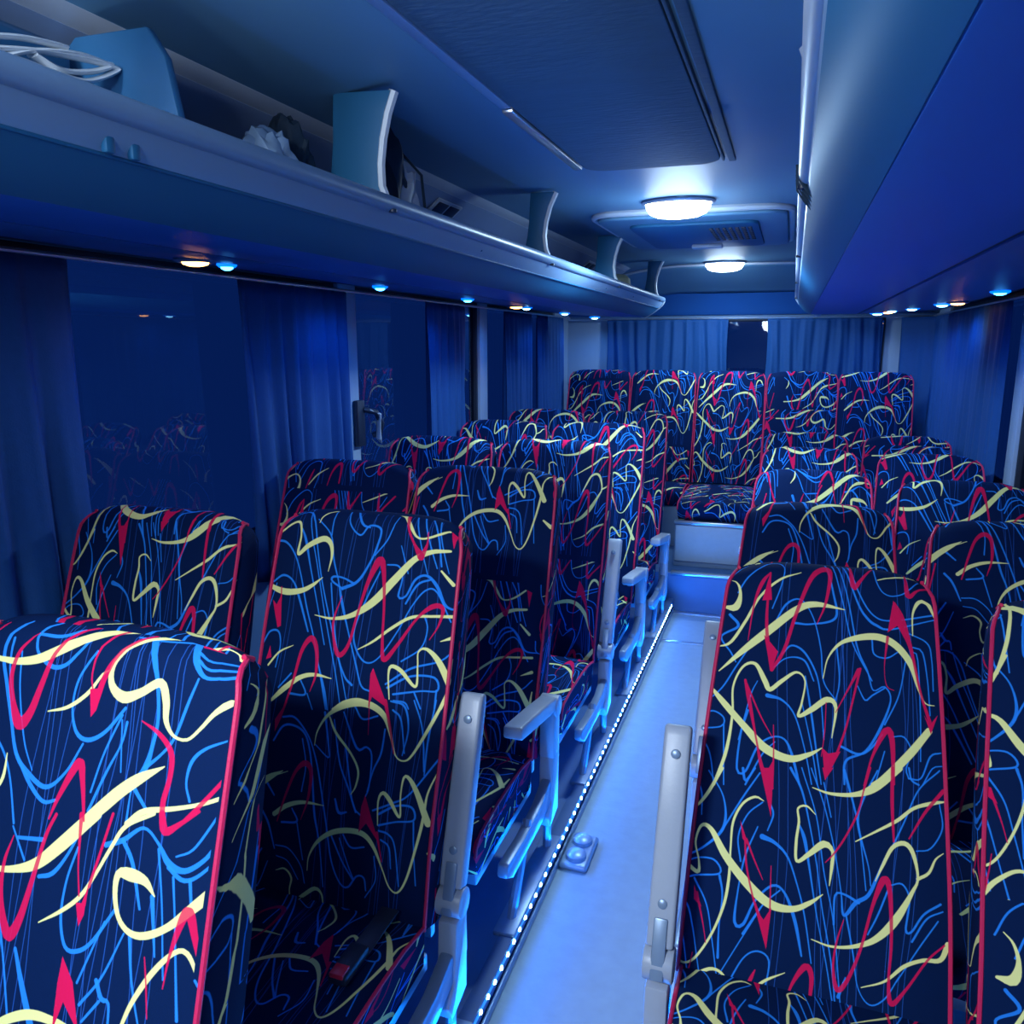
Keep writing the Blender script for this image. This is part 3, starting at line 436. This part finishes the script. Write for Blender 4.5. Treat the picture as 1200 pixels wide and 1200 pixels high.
# little lamps under the racks
lens_me = {}
def downlight(root, ox, oz, x, y, z, kind, r):
    r *= 1.5
    b = MB().lathe([(r * .9, .004), (r * 1.5, .002), (r * 1.55, -.003), (r * 1.2, -.008), (r * .95, -.006)], (0, 0, 0), 16).build('lamp_ring', M['ring' if kind == 'a' else 'haloring'], root, loc=(x - ox, y, z - oz))
    m = {'b': M['bluelens'], 'w': M['whitelens'], 'a': M['amberlens']}[kind]
    MB().lathe([(r, -.004), (r * .9, -.011), (r * .5, -.015), (0.0001, -.016)], (0, 0, 0), 16).build('lens', m, b)
    if kind != 'a':
        lamp('rack_lamp_light', 'SPOT', (x, y, z - .022), 3.0, BLUE if kind == 'b' else (.05, .3, 1), .015, spot_size=R(165), spot_blend=.6)
    else:
        lamp('rack_lamp_light', 'SPOT', (x, y, z - .022), .5, (1, .45, .15), .015, spot_size=R(150), spot_blend=.6)
for px, y, kind, r in LLIGHTS: downlight(rl, rlx, rlz, px, y, 1.805, kind, r)
for px, y, kind, r in RLIGHTS: downlight(rr, rrx, rrz, px, y, 1.808, kind, r)

# cross partition inside the left rack
MB().prism([(-.905, 1.905), (-.93, 2.03), (-.96, 2.075), (-1.10, 2.075), (-1.33, 1.885), (-1.33, 1.862), (-.90, 1.862)], 1.10, 1.118).build('rack_divider', M['greenpanel'], bevel=.004)
o = bpy.data.objects['rack_divider']; o.parent = rl; o.location = (-rlx, 0, -rlz)

# ------------------------------------------------------------------ ceiling fittings
def ceiling_lamp(x, y, label, s=1.0):
    zc = ceil_z(x)
    t = thing('ceiling_lamp', label, 'ceiling lamp', (x, y, zc), 0, 'oval ceiling lamps over the aisle')
    MB().lathe([(.122, .0), (.138, -.002), (.142, -.010), (.132, -.016), (.120, -.012)], (0, 0, 0), 32, 1, .62).build('bezel', M['ring'], t)
    MB().lathe([(.126, -.010), (.122, -.030), (.108, -.050), (.080, -.062), (.04, -.067), (.0001, -.068)], (0, 0, 0), 32, 1, .60).build('lens', M['lamplens'], t)
    return t
ceiling_lamp(-.452, 3.30, 'lit white oval ceiling lamp, the larger and nearer one, before the roof hatch')
ceiling_lamp(-.465, 5.72, 'lit white oval ceiling lamp, the smaller and farther one, near the rear')
# long dark cloth panel in the ceiling with metal side strips
t = thing('ceiling_panel', 'long dark cloth-covered ceiling panel with metal side strip, in front of nearer lamp', 'ceiling panel', (-.44, 1.3, 2.14))
def arcz(x): return ceil_z(x) - 2.14
def rpoly(x0, x1, y0, y1, r, n=5):
    o = []
    for cx_, cy_, a in ((x1 - r, y1 - r, 0), (x0 + r, y1 - r, 90), (x0 + r, y0 + r, 180), (x1 - r, y0 + r, 270)):
        for i in range(n + 1): o.append((cx_ + r * math.cos(R(a + 90 * i / n)), cy_ + r * math.sin(R(a + 90 * i / n))))
    return o
MB().prism(rpoly(-.20, .205, -1.3, 1.32, .07), -.012, .002, 'z').build('cloth', M['quilt'], t, bevel=.004)
MB().box(-.232, -.204, .60, 1.26, -.016, .0).build('side_strip', M['alu'], t, bevel=.004)
MB().box(-.232, -.206, -1.3, .59, -.010, .0).build('side_strip', M['pillar'], t, bevel=.004)
MB().box(.209, .216, -1.3, 1.28, -.014, .0).box(.226, .246, -1.3, 1.30, -.012, .0).build('side_strip', M['quilt'], t, bevel=.002)
# roof hatch
t = thing('roof_hatch', 'square roof hatch with pale rim and vent grille between the two lamps', 'roof hatch', (-.44, 4.05, 2.138))
fp = rpoly(-.40, .40, -.58, .56, .10, 6)
MB().tube([(x, y, arcz(x - .44) - .006) for x, y in fp], .014, 8, closed=True).build('rim', M['silver'], t)
MB().prism(rpoly(-.385, .385, -.565, .545, .09, 6), -.030, -.012, 'z').build('cover', M['ceiling'], t, bevel=.008, seg=3)
MB().prism(rpoly(-.27, .27, -.42, .40, .06, 5), -.044, -.029, 'z').build('inner_panel', M['rack'], t, bevel=.006)
g = MB()
for i in range(7):
    for j in range(8): g.lathe([(.0001, -.0495), (.009, -.0485), (.009, -.042)], (.07 + i * .027, -.30 + j * .055, 0), 6)
g = g.build('vent_grille', M['dark'], t); g['kind'] = 'stuff'
MB().box(-.075, .075, .24, .30, -.064, -.043).build('handle', M['silver'], t, bevel=.008)

# ------------------------------------------------------------------ seats
def backrest_mesh(L, wb, wt, rec, name='backrest'):
    sn, cs = math.sin(rec), math.cos(rec); rt = .046; th = .095; mb = MB(); path = []
    nf = 26
    def bulge(s): q = s / L; return .016 * math.sin(math.pi * min(1, q * 1.05)) + .012 * math.exp(-((q - .22) / .16) ** 2)
    for i in range(nf + 1):
        s = (L - rt) * i / nf; path.append((s, 0 - bulge(s), L - s))
    for i in range(1, 9):
        a = math.pi * i / 8; path.append((L - rt + rt * math.sin(a), rt - rt * math.cos(a) - (bulge(L - rt) if i < 3 else 0), rt - (rt * a)))
    for i in range(1, 14):
        s = (L - rt) * (1 - i / 13); path.append((s, th - .003 + .02 * (1 - s / L), -.10 - (L - rt - s)))
    def hw(s):
        q = s / L; h = wb + (wt - wb) * q + .006 * math.sin(math.pi * q)
        if s > L - .075: h -= .016 * ((s - (L - .075)) / .075) ** 2.2
        return h
    def P(x, s, t): return (x, s * sn + t * cs, s * cs - t * sn)
    nu = 18; N = len(path) - 1
    def fn(u, v):
        s, t, arc = path[round(v * N)]; h = hw(s); q = 2 * u - 1
        edge = .014 * abs(q) ** 4
        front = t < rt * .9
        t2 = t + (edge - .004 * (1 - q * q)) * (1 if front else -.6)
        s2 = s - (.022 * abs(q) ** 5 * min(1, (s - L + .075) / .05) if s > L - .075 else 0)
        return P(h * q, s2, t2)
    def uv(u, v):
        s, t, arc = path[round(v * N)]; return ((.25 + hw(s) * (2 * u - 1)) / TW, 1 - arc / TH)
    mb.grid(nu, N, fn, uv)
    # side gussets
    k = nf + 4; front = list(range(0, k + 1)); back = [N - round(i * (N - k) / k) for i in front]
    for sg in (-1, 1):
        def gf(u, v):
            i = round(v * k); a = Vector(fn(0 if sg < 0 else 1, front[i] / N)); b = Vector(fn(0 if sg < 0 else 1, back[i] / N))
            p = a.lerp(b, u); return (p.x + sg * 0.005 * math.sin(math.pi * u) * min(1, (k - i) / 4), p.y, p.z)
        def guv(u, v):
            i = round(v * k); return ((.25 + sg * (wb + .004 + .10 * u)) / TW, 1 - path[front[i]][2] / TH)
        mb.grid(5, k, gf, guv)
    me = mb.mesh(name, M['cloth'], fix=True, angle=75)
    # piping paths along both seams, round the top and a little way down behind
    pips = []
    for sg in (-1, 1):
        pts = [Vector(fn(0 if sg < 0 else 1, i / N)) + Vector((sg * .001, -.001, 0)) for i in range(0, nf + 6)]
        pips.append(MB().tube(pts, .0042, 7).mesh('piping', M['pipe']))
    return me, pips
def cushion_mesh(wb, depth, name='cushion'):
    mb = MB(); n, m_ = 14, 16; th = .12; prof = []
    # profile in y (towards the front is -y) and z: over the top, round the front edge, underneath
    top = [(0.03, -.012)] + [(-depth * q, .012 * math.sin(math.pi * q) - .012 * (1 - q) * 0) for q in (.15, .3, .45, .6, .75, .86)]
    fr = [(-depth + .045 - .045 * math.sin(R(a)), -.045 + .045 * math.cos(R(a)) + .004) for a in (15, 40, 65, 90)]
    lo = [(-depth + .004, -.075), (-depth + .03, -th), (0.03, -th)]
    prof = top + fr + lo; N = len(prof) - 1; arc = [0]
    for a, b in zip(prof, prof[1:]): arc.append(arc[-1] + math.dist(a, b))
    def fn(u, v):
        y, z = prof[round(v * N)]; q = 2 * u - 1
        return (wb * q * (1 - .02 * (z < -.1)), y + (.018 * abs(q) ** 3 if y < -depth * .8 else 0), z - (.012 * q ** 4 if z > -.05 else 0))
    mb.grid(n, N, fn, lambda u, v: ((.25 + wb * (2 * u - 1)) / TW, .45 - arc[round(v * N)] / TH))
    for sg in (0, 1):
        pts = [fn(sg, i / N) for i in range(N + 1)]; o = len(mb.v)
        c = (pts[0][0], sum(p[1] for p in pts) / len(pts), -.06)
        mb.add(pts + [c], [(i, i + 1, len(pts)) for i in range(len(pts) - 1)] + [(len(pts) - 1, 0, len(pts))], [((.25 + (2 * sg - 1) * (wb + .06 + p[2])) / TW, .5 + p[1] / TH) for p in pts + [c]])
    me = mb.mesh(name, M['cloth'], angle=60); pips = []
    for sg in (0, 1):
        pips.append(MB().tube([Vector(fn(sg, i / N)) + Vector(((2 * sg - 1) * .001, 0, .001)) for i in range(N - 2)], .0042, 7).mesh('piping', M['pipe']))
    return me, pips
def arm_parts(root, x, yh, zh, tilt, down=False):
    # pad, hinge knuckle and support post; pad points up along the backrest, or forward when lowered
    L = .43 if not down else .36
    mb = MB(); hw_, d = .026, .020
    prof = [(-d, .02), (-d - .002, .10), (-d - .001, .25), (-d + .002, L - .02), (-d + .008, L), (d - .004, L), (d, L - .02), (d + .002, .2), (d, .02)]
    pad = mb.prism([(a, b) for a, b in prof], -hw_, hw_, 'x').build('armrest', M['grey'], root, loc=(x, yh, zh), bevel=.007, seg=3)
    pad.rotation_euler = (-tilt if not down else R(84), 0, 0)
    MB().box(-.013, .013, -d - .006, -d + .01, -.035, .075).build('hinge_cover', M['steel'], pad, bevel=.003)
    for q in (.10, L - .055):
        MB().tube([(0, -d + .004, q), (0, -d - .0045, q), (0, -d - .006, q)], [.009, .009, .006], 14).build('screw', M['steel'], pad)
    k = MB().tube([(-hw_ - .003, 0, 0), (hw_ + .003, 0, 0)], .033, 20).build('armrest_hinge', M['grey'], root, loc=(x, yh + .002, zh - .012), bevel=.004)
    return pad
def aisle_frame(root, x, yh, zh, sgn):
    # support post and side cover on the aisle side of the seat
    MB().prism([(yh - .028, zh - .045), (yh + .034, zh - .045), (yh + .028, .12), (yh - .055, .10), (yh - .075, .14), (yh - .038, zh - .18)], x - .022, x + .022, 'x').build('armrest_post', M['grey'], root, bevel=.006)
    MB().prism([(yh + .05, .27), (yh + .05, .19), (yh - .12, .150), (yh - .38, .150), (yh - .43, .18), (yh - .42, .215), (yh - .28, .205), (yh - .12, .215)], x - .016 + sgn * .0, x + .016, 'x').build('side_cover', M['steel'], root, bevel=.008)
    for dy in (-.36, -.02):
        MB().tube([(x, yh + dy * .6, .22), (x, yh + dy * .8, .10), (x, yh + dy, .004)], .013, 8).build('leg', M['steel'], root)
    MB().box(x - .03, x + .03, yh - .42, yh + .04, 0, .014).build('foot_rail', M['steel'], root, bevel=.004)
def make_seat(side, kind, wb, wt, rec, z0, L):
    root = bpy.data.objects.new('coach_seat', None); col.objects.link(root); root.empty_display_size = .05
    bm_, bp = MESH[side]['back']; cm, cp = MESH[side]['cush']
    b = inst('backrest', bm_, root, (0, 0, z0)); [inst('piping', p, b) for p in bp]
    c = inst('cushion', cm, root, (0, -.012, z0 + .025)); [inst('piping', p, c) for p in cp]
    MB().box(-wb + .02, wb - .02, -.40, .06, z0 - .14, z0 - .097).build('seat_pan', M['steel'], root, bevel=.006)
    MB().box(-wb + .03, wb - .03, L * math.sin(rec) * .1 + .075, L * math.sin(rec) * .1 + .10, z0 - .10, z0 + .1).build('back_bracket', M['steel'], root, bevel=.006)
    if kind == 'aisle':
        if side == 'L': x, yh, zh, t, s = wb + .028, .085, z0 + .035, R(19), 1
        else: x, yh, zh, t, s = -wb - .028, -.075, z0 + .085, R(23), -1
        arm_parts(root, x, yh, zh, t); aisle_frame(root, x, yh, zh, s)
    else:
        for dy in (-.34, .0):
            MB().tube([(0, dy, z0 - .13), (0, dy, .004)], .016, 8).build('leg', M['steel'], root)
        MB().box(-.05, .05, -.40, .05, 0, .012).build('foot_rail', M['steel'], root, bevel=.004)
    return root
RL, RR = R(17), R(30); BL = .87
MESH = {'L': {'back': backrest_mesh(BL, .229, .226, RL), 'cush': cushion_mesh(.228, .45)},
        'R': {'back': backrest_mesh(BL, .243, .206, RR), 'cush': cushion_mesh(.236, .45)}}
ZL = 1.24 - BL * math.cos(RL) - .085; ZR = 1.136 - BL * math.cos(RR)
proto = {('L', 'aisle'): make_seat('L', 'aisle', .234, .231, RL, ZL, BL), ('L', 'window'): make_seat('L', 'window', .234, .231, RL, ZL, BL),
         ('R', 'aisle'): make_seat('R', 'aisle', .243, .206, RR, ZR, BL), ('R', 'window'): make_seat('R', 'window', .243, .206, RR, ZR, BL)}
used = set()
ORD = ['front', 'second', 'third', 'fourth', 'fifth', 'sixth']
def set_shift(root, sh):
    for ch in kids(root):
        if ch.name.split('.')[0] in ('backrest', 'cushion'):
            ch['cloth_shift'] = [float(sh[0]), float(sh[1]), 0.0]
def place_seat(side, kind, x, ytop, label, sh, dz=0, rz=0):
    key = (side, kind); p = proto[key]
    s = copy_tree(p) if key in used else p; used.add(key)
    rec = RL if side == 'L' else RR
    s.location = (x, ytop - BL * math.sin(rec), (.085 if side == 'L' else 0) + dz); s.rotation_euler = (0, 0, rz)
    tag(s, label, 'seat', '%s-hand %s seats' % ('left' if side == 'L' else 'right', kind)); set_shift(s, sh)
    return s
A0, B0, C0 = (0, 0), (1 / 3, 0), (2 / 3 + .018, 0)
def rs(): return (rng.choice((0, 1 / 3, 2 / 3)) + rng.uniform(-.02, .02), rng.uniform(0, 1))
LS = 'patterned seat on the left of the aisle, '
laisle = [(.79, C0, 'largest seat, cut off by the lower left corner, on the left of the aisle'),
          (1.585, B0, 'seat left of the aisle just behind the corner seat, upright armrest with two screws'),
          (2.335, None, 'third patterned seat from the front in the left aisle column, with blue-lit armrest beside it'),
          (3.12, None, 'fourth patterned seat from the front in the left aisle column, narrow pale upright armrest'),
          (3.90, None, 'fifth patterned seat from the front in the left aisle column'),
          (4.66, None, 'last patterned seat of the left aisle column, just before the rear step')]
for y, sh, lb in laisle: place_seat('L', 'aisle', -.853 if y < 1 else -.88, y, lb, sh or rs())
for i, (y, lb) in enumerate([(1.47, 'nearest left window seat, patterned, beneath the large dark window'), (2.33, 'second left window seat from the front, by the grey window pillar'),
                             (3.09, 'third left window seat from the front, below a hanging curtain'), (3.88, 'fourth left window seat from the front, dark patterned top showing'),
                             (4.65, 'last left window seat, farthest from the camera')]):
    place_seat('L', 'window', -1.364, y, lb, rs())
for i, (y, sh, lb) in enumerate([(1.86, A0, 'large patterned seat in the right foreground with grey armrest upright on its left'),
        (2.63, None, 'patterned seat directly behind the large right foreground seat, second in right aisle column'),
        (3.36, None, 'third patterned seat from the front in the right aisle column'), (4.12, None, 'fourth patterned seat from the front in the right aisle column'),
        (4.86, None, 'last seat of the right aisle column, before the rear bench')]):
    place_seat('R', 'aisle', .105, y, lb, sh or rs(), 0)
for i, (y, lb) in enumerate([(1.74, 'patterned window seat cut off by the right edge, beside the large foreground seat'), (2.50, 'second right window seat from the front, dark patterned'),
        (3.25, 'third right window seat from the front, below the gathered curtain'), (4.03, 'fourth right window seat from the front, by the right curtain'),
        (4.82, 'last right window seat, in front of the rear bench')]):
    place_seat('R', 'window', .612, y, lb, rs(), 0)
# seats whose armrest is lowered
def lower_arm(label, dz, ang, riser=True):
    s = [o for o in bpy.data.objects if o.get('label', '').startswith(label)][0]; xs = 0
    for ch in kids(s):
        k = ch.name.split('.')[0]
        if k == 'armrest': ch.rotation_euler = (R(ang), 0, 0); ch.location.z += dz; ch.scale = (1, 1, .82); x, y, z = ch.location
        if k == 'armrest_hinge': ch.location.z += dz
    if riser: MB().box(x - .024, x + .024, y - .03, y + .03, z - dz - .05, z + .0).build('armrest_riser', M['grey'], s, bevel=.008)
lower_arm('third patterned seat from the front in the left aisle', .12, 80)
for ch in kids([o for o in bpy.data.objects if o.get('label', '').startswith('patterned seat directly behind the large')][0]):
    if ch.name.split('.')[0] == 'armrest': ch.rotation_euler = (R(-31), 0, 0); ch.scale = (1, 1, .93)
for lb in ('fifth patterned seat from the front in the left aisle', 'last patterned seat of the left aisle', 'third patterned seat from the front in the right aisle', 'fourth patterned seat from the front in the right aisle', 'last seat of the right aisle'):
    lower_arm(lb, .10, 82)
s1 = [o for o in bpy.data.objects if o.get('label', '').startswith('largest seat')][0]
for ch in kids(s1):
    if ch.name.split('.')[0] == 'armrest': ch.rotation_euler = (R(86), 0, 0)
# belt buckle on the second left seat
bk = thing('seat_belt_buckle', 'seat belt buckle with red button on the cushion of the second left seat', 'seat belt', (-.715, 1.15, .085 + ZL + .045))
MB().box(-.02, .02, -.045, .045, 0, .022).build('housing', M['dark'], bk, bevel=.006)
MB().box(-.014, .014, -.046, -.018, .016, .026).build('button', M['beltred'], bk, bevel=.002)
MB().box(-.02, .02, .04, .17, .002, .006).build('strap', M['dark'], bk, bevel=.001)

# rear bench across the coach
bench = thing('rear_bench', 'five-place patterned bench across the rear wall on the raised step', 'bench', (-.395, 5.80, .245))
rm, rp = backrest_mesh(.80, .226, .224, R(11)); rcm, rcp = cushion_mesh(.226, .34); lcm, lcp = cushion_mesh(.226, .78)
for i, x in enumerate((-.945, -.475, 0, .468, .93)):
    b = inst('backrest', rm, bench, (x, 0, .405)); b['cloth_shift'] = [(0, 1 / 3, 0, 2 / 3, 1 / 3)[i], (.1, .62, .0, .3, .8)[i], 0.0]; [inst('piping', p, b) for p in rp]
    c = inst('cushion', rcm if i != 2 else lcm, bench, (x, -.01, .405)); c['cloth_shift'] = [.1 * i, .2 * i, 0.0]; [inst('piping', p, c) for p in (rcp if i != 2 else lcp)]
MB().box(-1.19, 1.19, -.30, .30, 0, .285).build('bench_base', M['steel'], bench, bevel=.01)
MB().box(-.235, .235, -.80, -.302, 0, .285).build('centre_base', M['steel'], bench, bevel=.006)
MB().box(-.225, .225, -.812, -.799, .035, .262).build('front_panel', M['panelgrey'], bench, bevel=.004)
MB().box(-.237, .237, -.818, -.78, .272, .292).build('edge_trim', M['alu'], bench, bevel=.004)

# ------------------------------------------------------------------ light strip
ls = thing('led_strip', 'glowing blue dotted light strip along the left platform edge', 'light strip', (-.5935, 1.1, .079))
MB().box(-.0005, .0035, 0, 3.62, -.005, .005).build('tape', M['ledstrip'], ls)
ledm = MB().lathe([(.0001, .0035), (.0048, .0035), (.0066, 0)], (0, 0, 0), 6).mesh('light_dot', M['led'])
for i in range(75): inst('light_dot', ledm, ls, (.0035, .02 + i * .0482, 0), (0, R(90), 0))
# floor box
fb = thing('floor_box', 'small blue rounded pedal box on the floor below the light strip', 'floor box', (-.545, 2.27, 0))
MB().box(-.045, .045, -.09, .09, 0, .022).build('base', M['steel'], fb, bevel=.014, seg=3)
for dy in (-.042, .042): MB().lathe([(.034, .018), (.032, .034), (.022, .040), (.0001, .041)], (0, dy, 0), 16).build('cap', M['steel'], fb)

# ------------------------------------------------------------------ curtains
def curtain(name_label, axis, pos, a, b, z0, z1, folds, amp, sgn, pinch=None, seed=0, turn=None):
    r = random.Random(seed); n = max(24, int(folds * 10)); nz = 22; ph = r.uniform(0, 6)
    fr = [r.uniform(.8, 1.25) for _ in range(4)]
    def fn(u, v):
        z = z0 + (z1 - z0) * v; m = (a + b) / 2; gather = 1.0
        if pinch: gather = 1 - pinch * (1 - v) ** 1.2
        t = m + (u - .5) * (b - a) * gather + .008 * math.sin(9 * u + 3 * v)
        h = amp * (.35 + .65 * (1 - v) ** .5) * (math.sin(2 * math.pi * folds * u * fr[0] + ph + .6 * math.sin(2.2 * v + ph)) + .45 * math.sin(2 * math.pi * folds * 1.9 * u * fr[1] + 1.3 * v))
        p = pos + h
        if turn and t > turn: p -= (t - turn) * 1.2
        return (p, t, z) if axis == 'x' else (t, p, z)
    o = MB().grid(n, nz, fn).build('curtain', M['curtain'], fix=False, angle=180)
    md = o.modifiers.new('thick', 'SOLIDIFY'); md.thickness = .002
    return tag(o, name_label, 'curtain')
XC = -1.640
curtain('dark blue curtain at the far left edge beside the large dark window', 'x', XC, .45, 1.56, .82, 1.80, 8, .014, 1, None, 1)
curtain('blue curtain with flared folds left of the grey window pillar', 'x', XC, 2.18, 2.84, .82, 1.80, 6, .018, 1, .08, 2)
curtain('blue curtain hanging between the second and third left windows', 'x', XC, 3.55, 4.05, .82, 1.80, 6, .018, 1, .1, 3)
curtain('narrow blue curtain farther back along the left windows', 'x', XC, 4.65, 5.2, .82, 1.80, 7, .02, 1, .1, 4)
curtain('last blue curtain of the left side, next to the rear corner', 'x', XC, 5.35, 6.0, .82, 1.80, 7, .02, 1, .1, 5)
curtain('wide blue curtain over the left part of the rear window', 'y', YB - .06, -1.37, -.46, 1.30, 1.79, 9, .012, 1, None, 6)
curtain('wide dark blue curtain over the right part of the rear window', 'y', YB - .06, -.19, .58, 1.30, 1.79, 8, .012, 1, None, 7)
curtain('dark blue gathered curtain on the right side windows', 'x', .878, 4.1, 6.27, .95, 1.79, 16, .012, 1, None, 8, 6.11)
# rails
rw_ = bpy.data.objects['wall_left']; MB().tube([(XC, YF + .1, 1.806), (XC, 6.2, 1.806)], .006, 8).build('curtain_rail', M['alu'], rw_)
rw_ = bpy.data.objects['wall_right']; MB().tube([(.878, YF + .1, 1.797), (.878, 6.2, 1.797)], .005, 8).build('curtain_rail', M['alu'], rw_)
MB().tube([(XL + .02, YB - .06, 1.797), (XR - .02, YB - .06, 1.797)], .006, 8).build('curtain_rail', M['alu'], wr)
# hook on the pillar
hk = thing('curtain_hook', 'small dark hook with a tied white strap on the left window pillar', 'hook', (-1.675, 2.97, 1.29))
MB().box(-.012, .012, -.03, .03, -.10, .09).build('plate', M['dark'], hk, bevel=.006)
MB().tube([(.01, .02, .05), (.05, .05, .04), (.06, .08, -.01), (.04, .10, -.05), (.015, .08, -.06)], .012, 8).build('hook', M['dark'], hk)
MB().tube([(.03, .03, .05), (.055, .065, .03), (.05, .07, -.03), (.06, .05, -.07), (.05, .085, -.09)], [.010, .018, .014, .017, .006], 8, flat=.5).build('strap', M['bagpale'], hk)

# ------------------------------------------------------------------ things left on the racks
def lump(name, label, cat, m, loc, size, seed, rough=.18, parts=None):
    r = random.Random(seed); bm = bmesh.new(); bmesh.ops.create_icosphere(bm, subdivisions=4, radius=1)
    ks = [(Vector((r.uniform(-1, 1), r.uniform(-1, 1), r.uniform(-1, 1))).normalized(), r.uniform(3, 9), r.uniform(0, 6)) for _ in range(14)]
    for v in bm.verts:
        d = v.co.normalized(); h = 1 + rough * sum(abs(math.sin(k.dot(d) * f + p)) - .6 for k, f, p in ks) / 4
        z = d.z * h
        if z < -.55: z = -.55 + (z + .55) * .1
        v.co = Vector((d.x * h * size[0], d.y * h * size[1], (z + .56) * size[2] / 1.5))
    me = bpy.data.meshes.new(name); bm.to_mesh(me); bm.free(); me.materials.append(m)
    for p in me.polygons: p.use_smooth = True
    me.set_sharp_from_angle(angle=R(28))
    o = bpy.data.objects.new(name, me); col.objects.link(o); o.location = loc
    return tag(o, label, cat)
lump('plastic_bag', 'small crumpled clear plastic bag on the left rack, left of the wide bracket', 'bag', M['clear'], (-.985, 1.43, 1.854), (.05, .07, .145), 3, .3)
lump('cloth_bag', 'dark cloth bag on the left rack, just left of the wide bracket', 'bag', M['bagdark'], (-1.03, 1.57, 1.854), (.05, .05, .2), 5, .3)
bg = thing('backpack', 'dark backpack with pale lower pocket behind the wide bracket on the left rack', 'bag', (-.955, 1.835, 1.854))
o = lump('body', 'x', 'x', M['bagdark'], (0, 0, 0), (.06, .062, .25), 8, .22)
for q in ('label', 'category'): del o[q]
o.parent = bg
o = lump('pocket', 'x', 'x', M['bagpale'], (.03, .045, 0), (.04, .06, .16), 12, .3)
for q in ('label', 'category'): del o[q]
o.parent = bg; o['label'] = 'pale crumpled lower pocket'
MB().tube([(.04, .02, .20), (.075, .07, .15), (.07, .10, .07), (.06, .115, .01)], .006, 6, flat=.4).build('strap', M['bagdark'], bg)
ht = thing('sun_hat', 'pale cream brimmed hat on the rear end of the left rack', 'hat', (-1.0, 4.86, 1.854)); ht.scale = (.95, .95, 1.5)
MB().lathe([(.0001, .105), (.05, .10), (.075, .085), (.085, .05), (.088, .02), (.13, .012), (.142, .004), (.13, .007), (.08, .008)], (0, 0, 0), 28).build('hat_body', M['hat'], ht)
MB().lathe([(.089, .022), (.0895, .032), (.0865, .046), (.085, .03)], (0, 0, 0), 28).build('band', M['bagpale'], ht)
# looped clear plastic film near the front of the left rack
def smooth_path(P, n=6):
    P = [Vector(p) for p in P]; Q = [2 * P[0] - P[1]] + P + [2 * P[-1] - P[-2]]; o = []
    for i in range(1, len(Q) - 2):
        for k in range(n):
            t = k / n; o.append(.5 * ((2 * Q[i]) + (Q[i + 1] - Q[i - 1]) * t + (2 * Q[i - 1] - 5 * Q[i] + 4 * Q[i + 1] - Q[i + 2]) * t * t + (3 * Q[i] - Q[i - 1] - 3 * Q[i + 1] + Q[i + 2]) * t ** 3))
    return o + [P[-1]]
pf_ = thing('plastic_film', 'looped shiny white plastic film on the left rack, at the upper left corner', 'plastic film', (-1.02, .86, 1.86))
for i, pts in enumerate(FILM): MB().tube([Vector(p) - Vector((-1.02, .86, 1.86)) for p in smooth_path(pts)], .0105, 8, flat=.4).build('fold', M['film'], pf_)
MB().prism([(-.26, .03), (-.07, .0), (-.06, .19), (-.10, .20)], -.25, .22, 'y').build('wrapped_pack', M['greenpanel'], pf_, bevel=.02, seg=3)
# straps on the right rack
sp = thing('luggage_strap', 'dark blue strap wrapped over the rim of the right rack', 'strap', (.012, 1.70, 1.888)); sp.scale = (.62, .62, .62)
for i in range(4):
    y = -.13 + i * .075
    MB().tube([(-.040, y, .045), (-.037, y + .005, .015), (-.014, y + .01, -.018), (.012, y + .02, -.045), (.030, y + .03, -.062)], .010, 8, flat=.3).build('loop', M['bagdark'], sp)
# plastic latch on the left rack fascia
lt = MB().box(-.006, .006, -.008, .008, 0, .026).build('latch', M['rack'], rl, loc=(-.862 - rlx, .90, 1.845 - rlz), bevel=.004)
inst('latch', lt.data, rl, (-.862 - rlx, .945, 1.845 - rlz))
for yy in (2.25, 3.9, 4.6): inst('latch', lt.data, rl, (-.858 - rlx, yy, 1.862 - rlz), None, (.6, .3, .7))
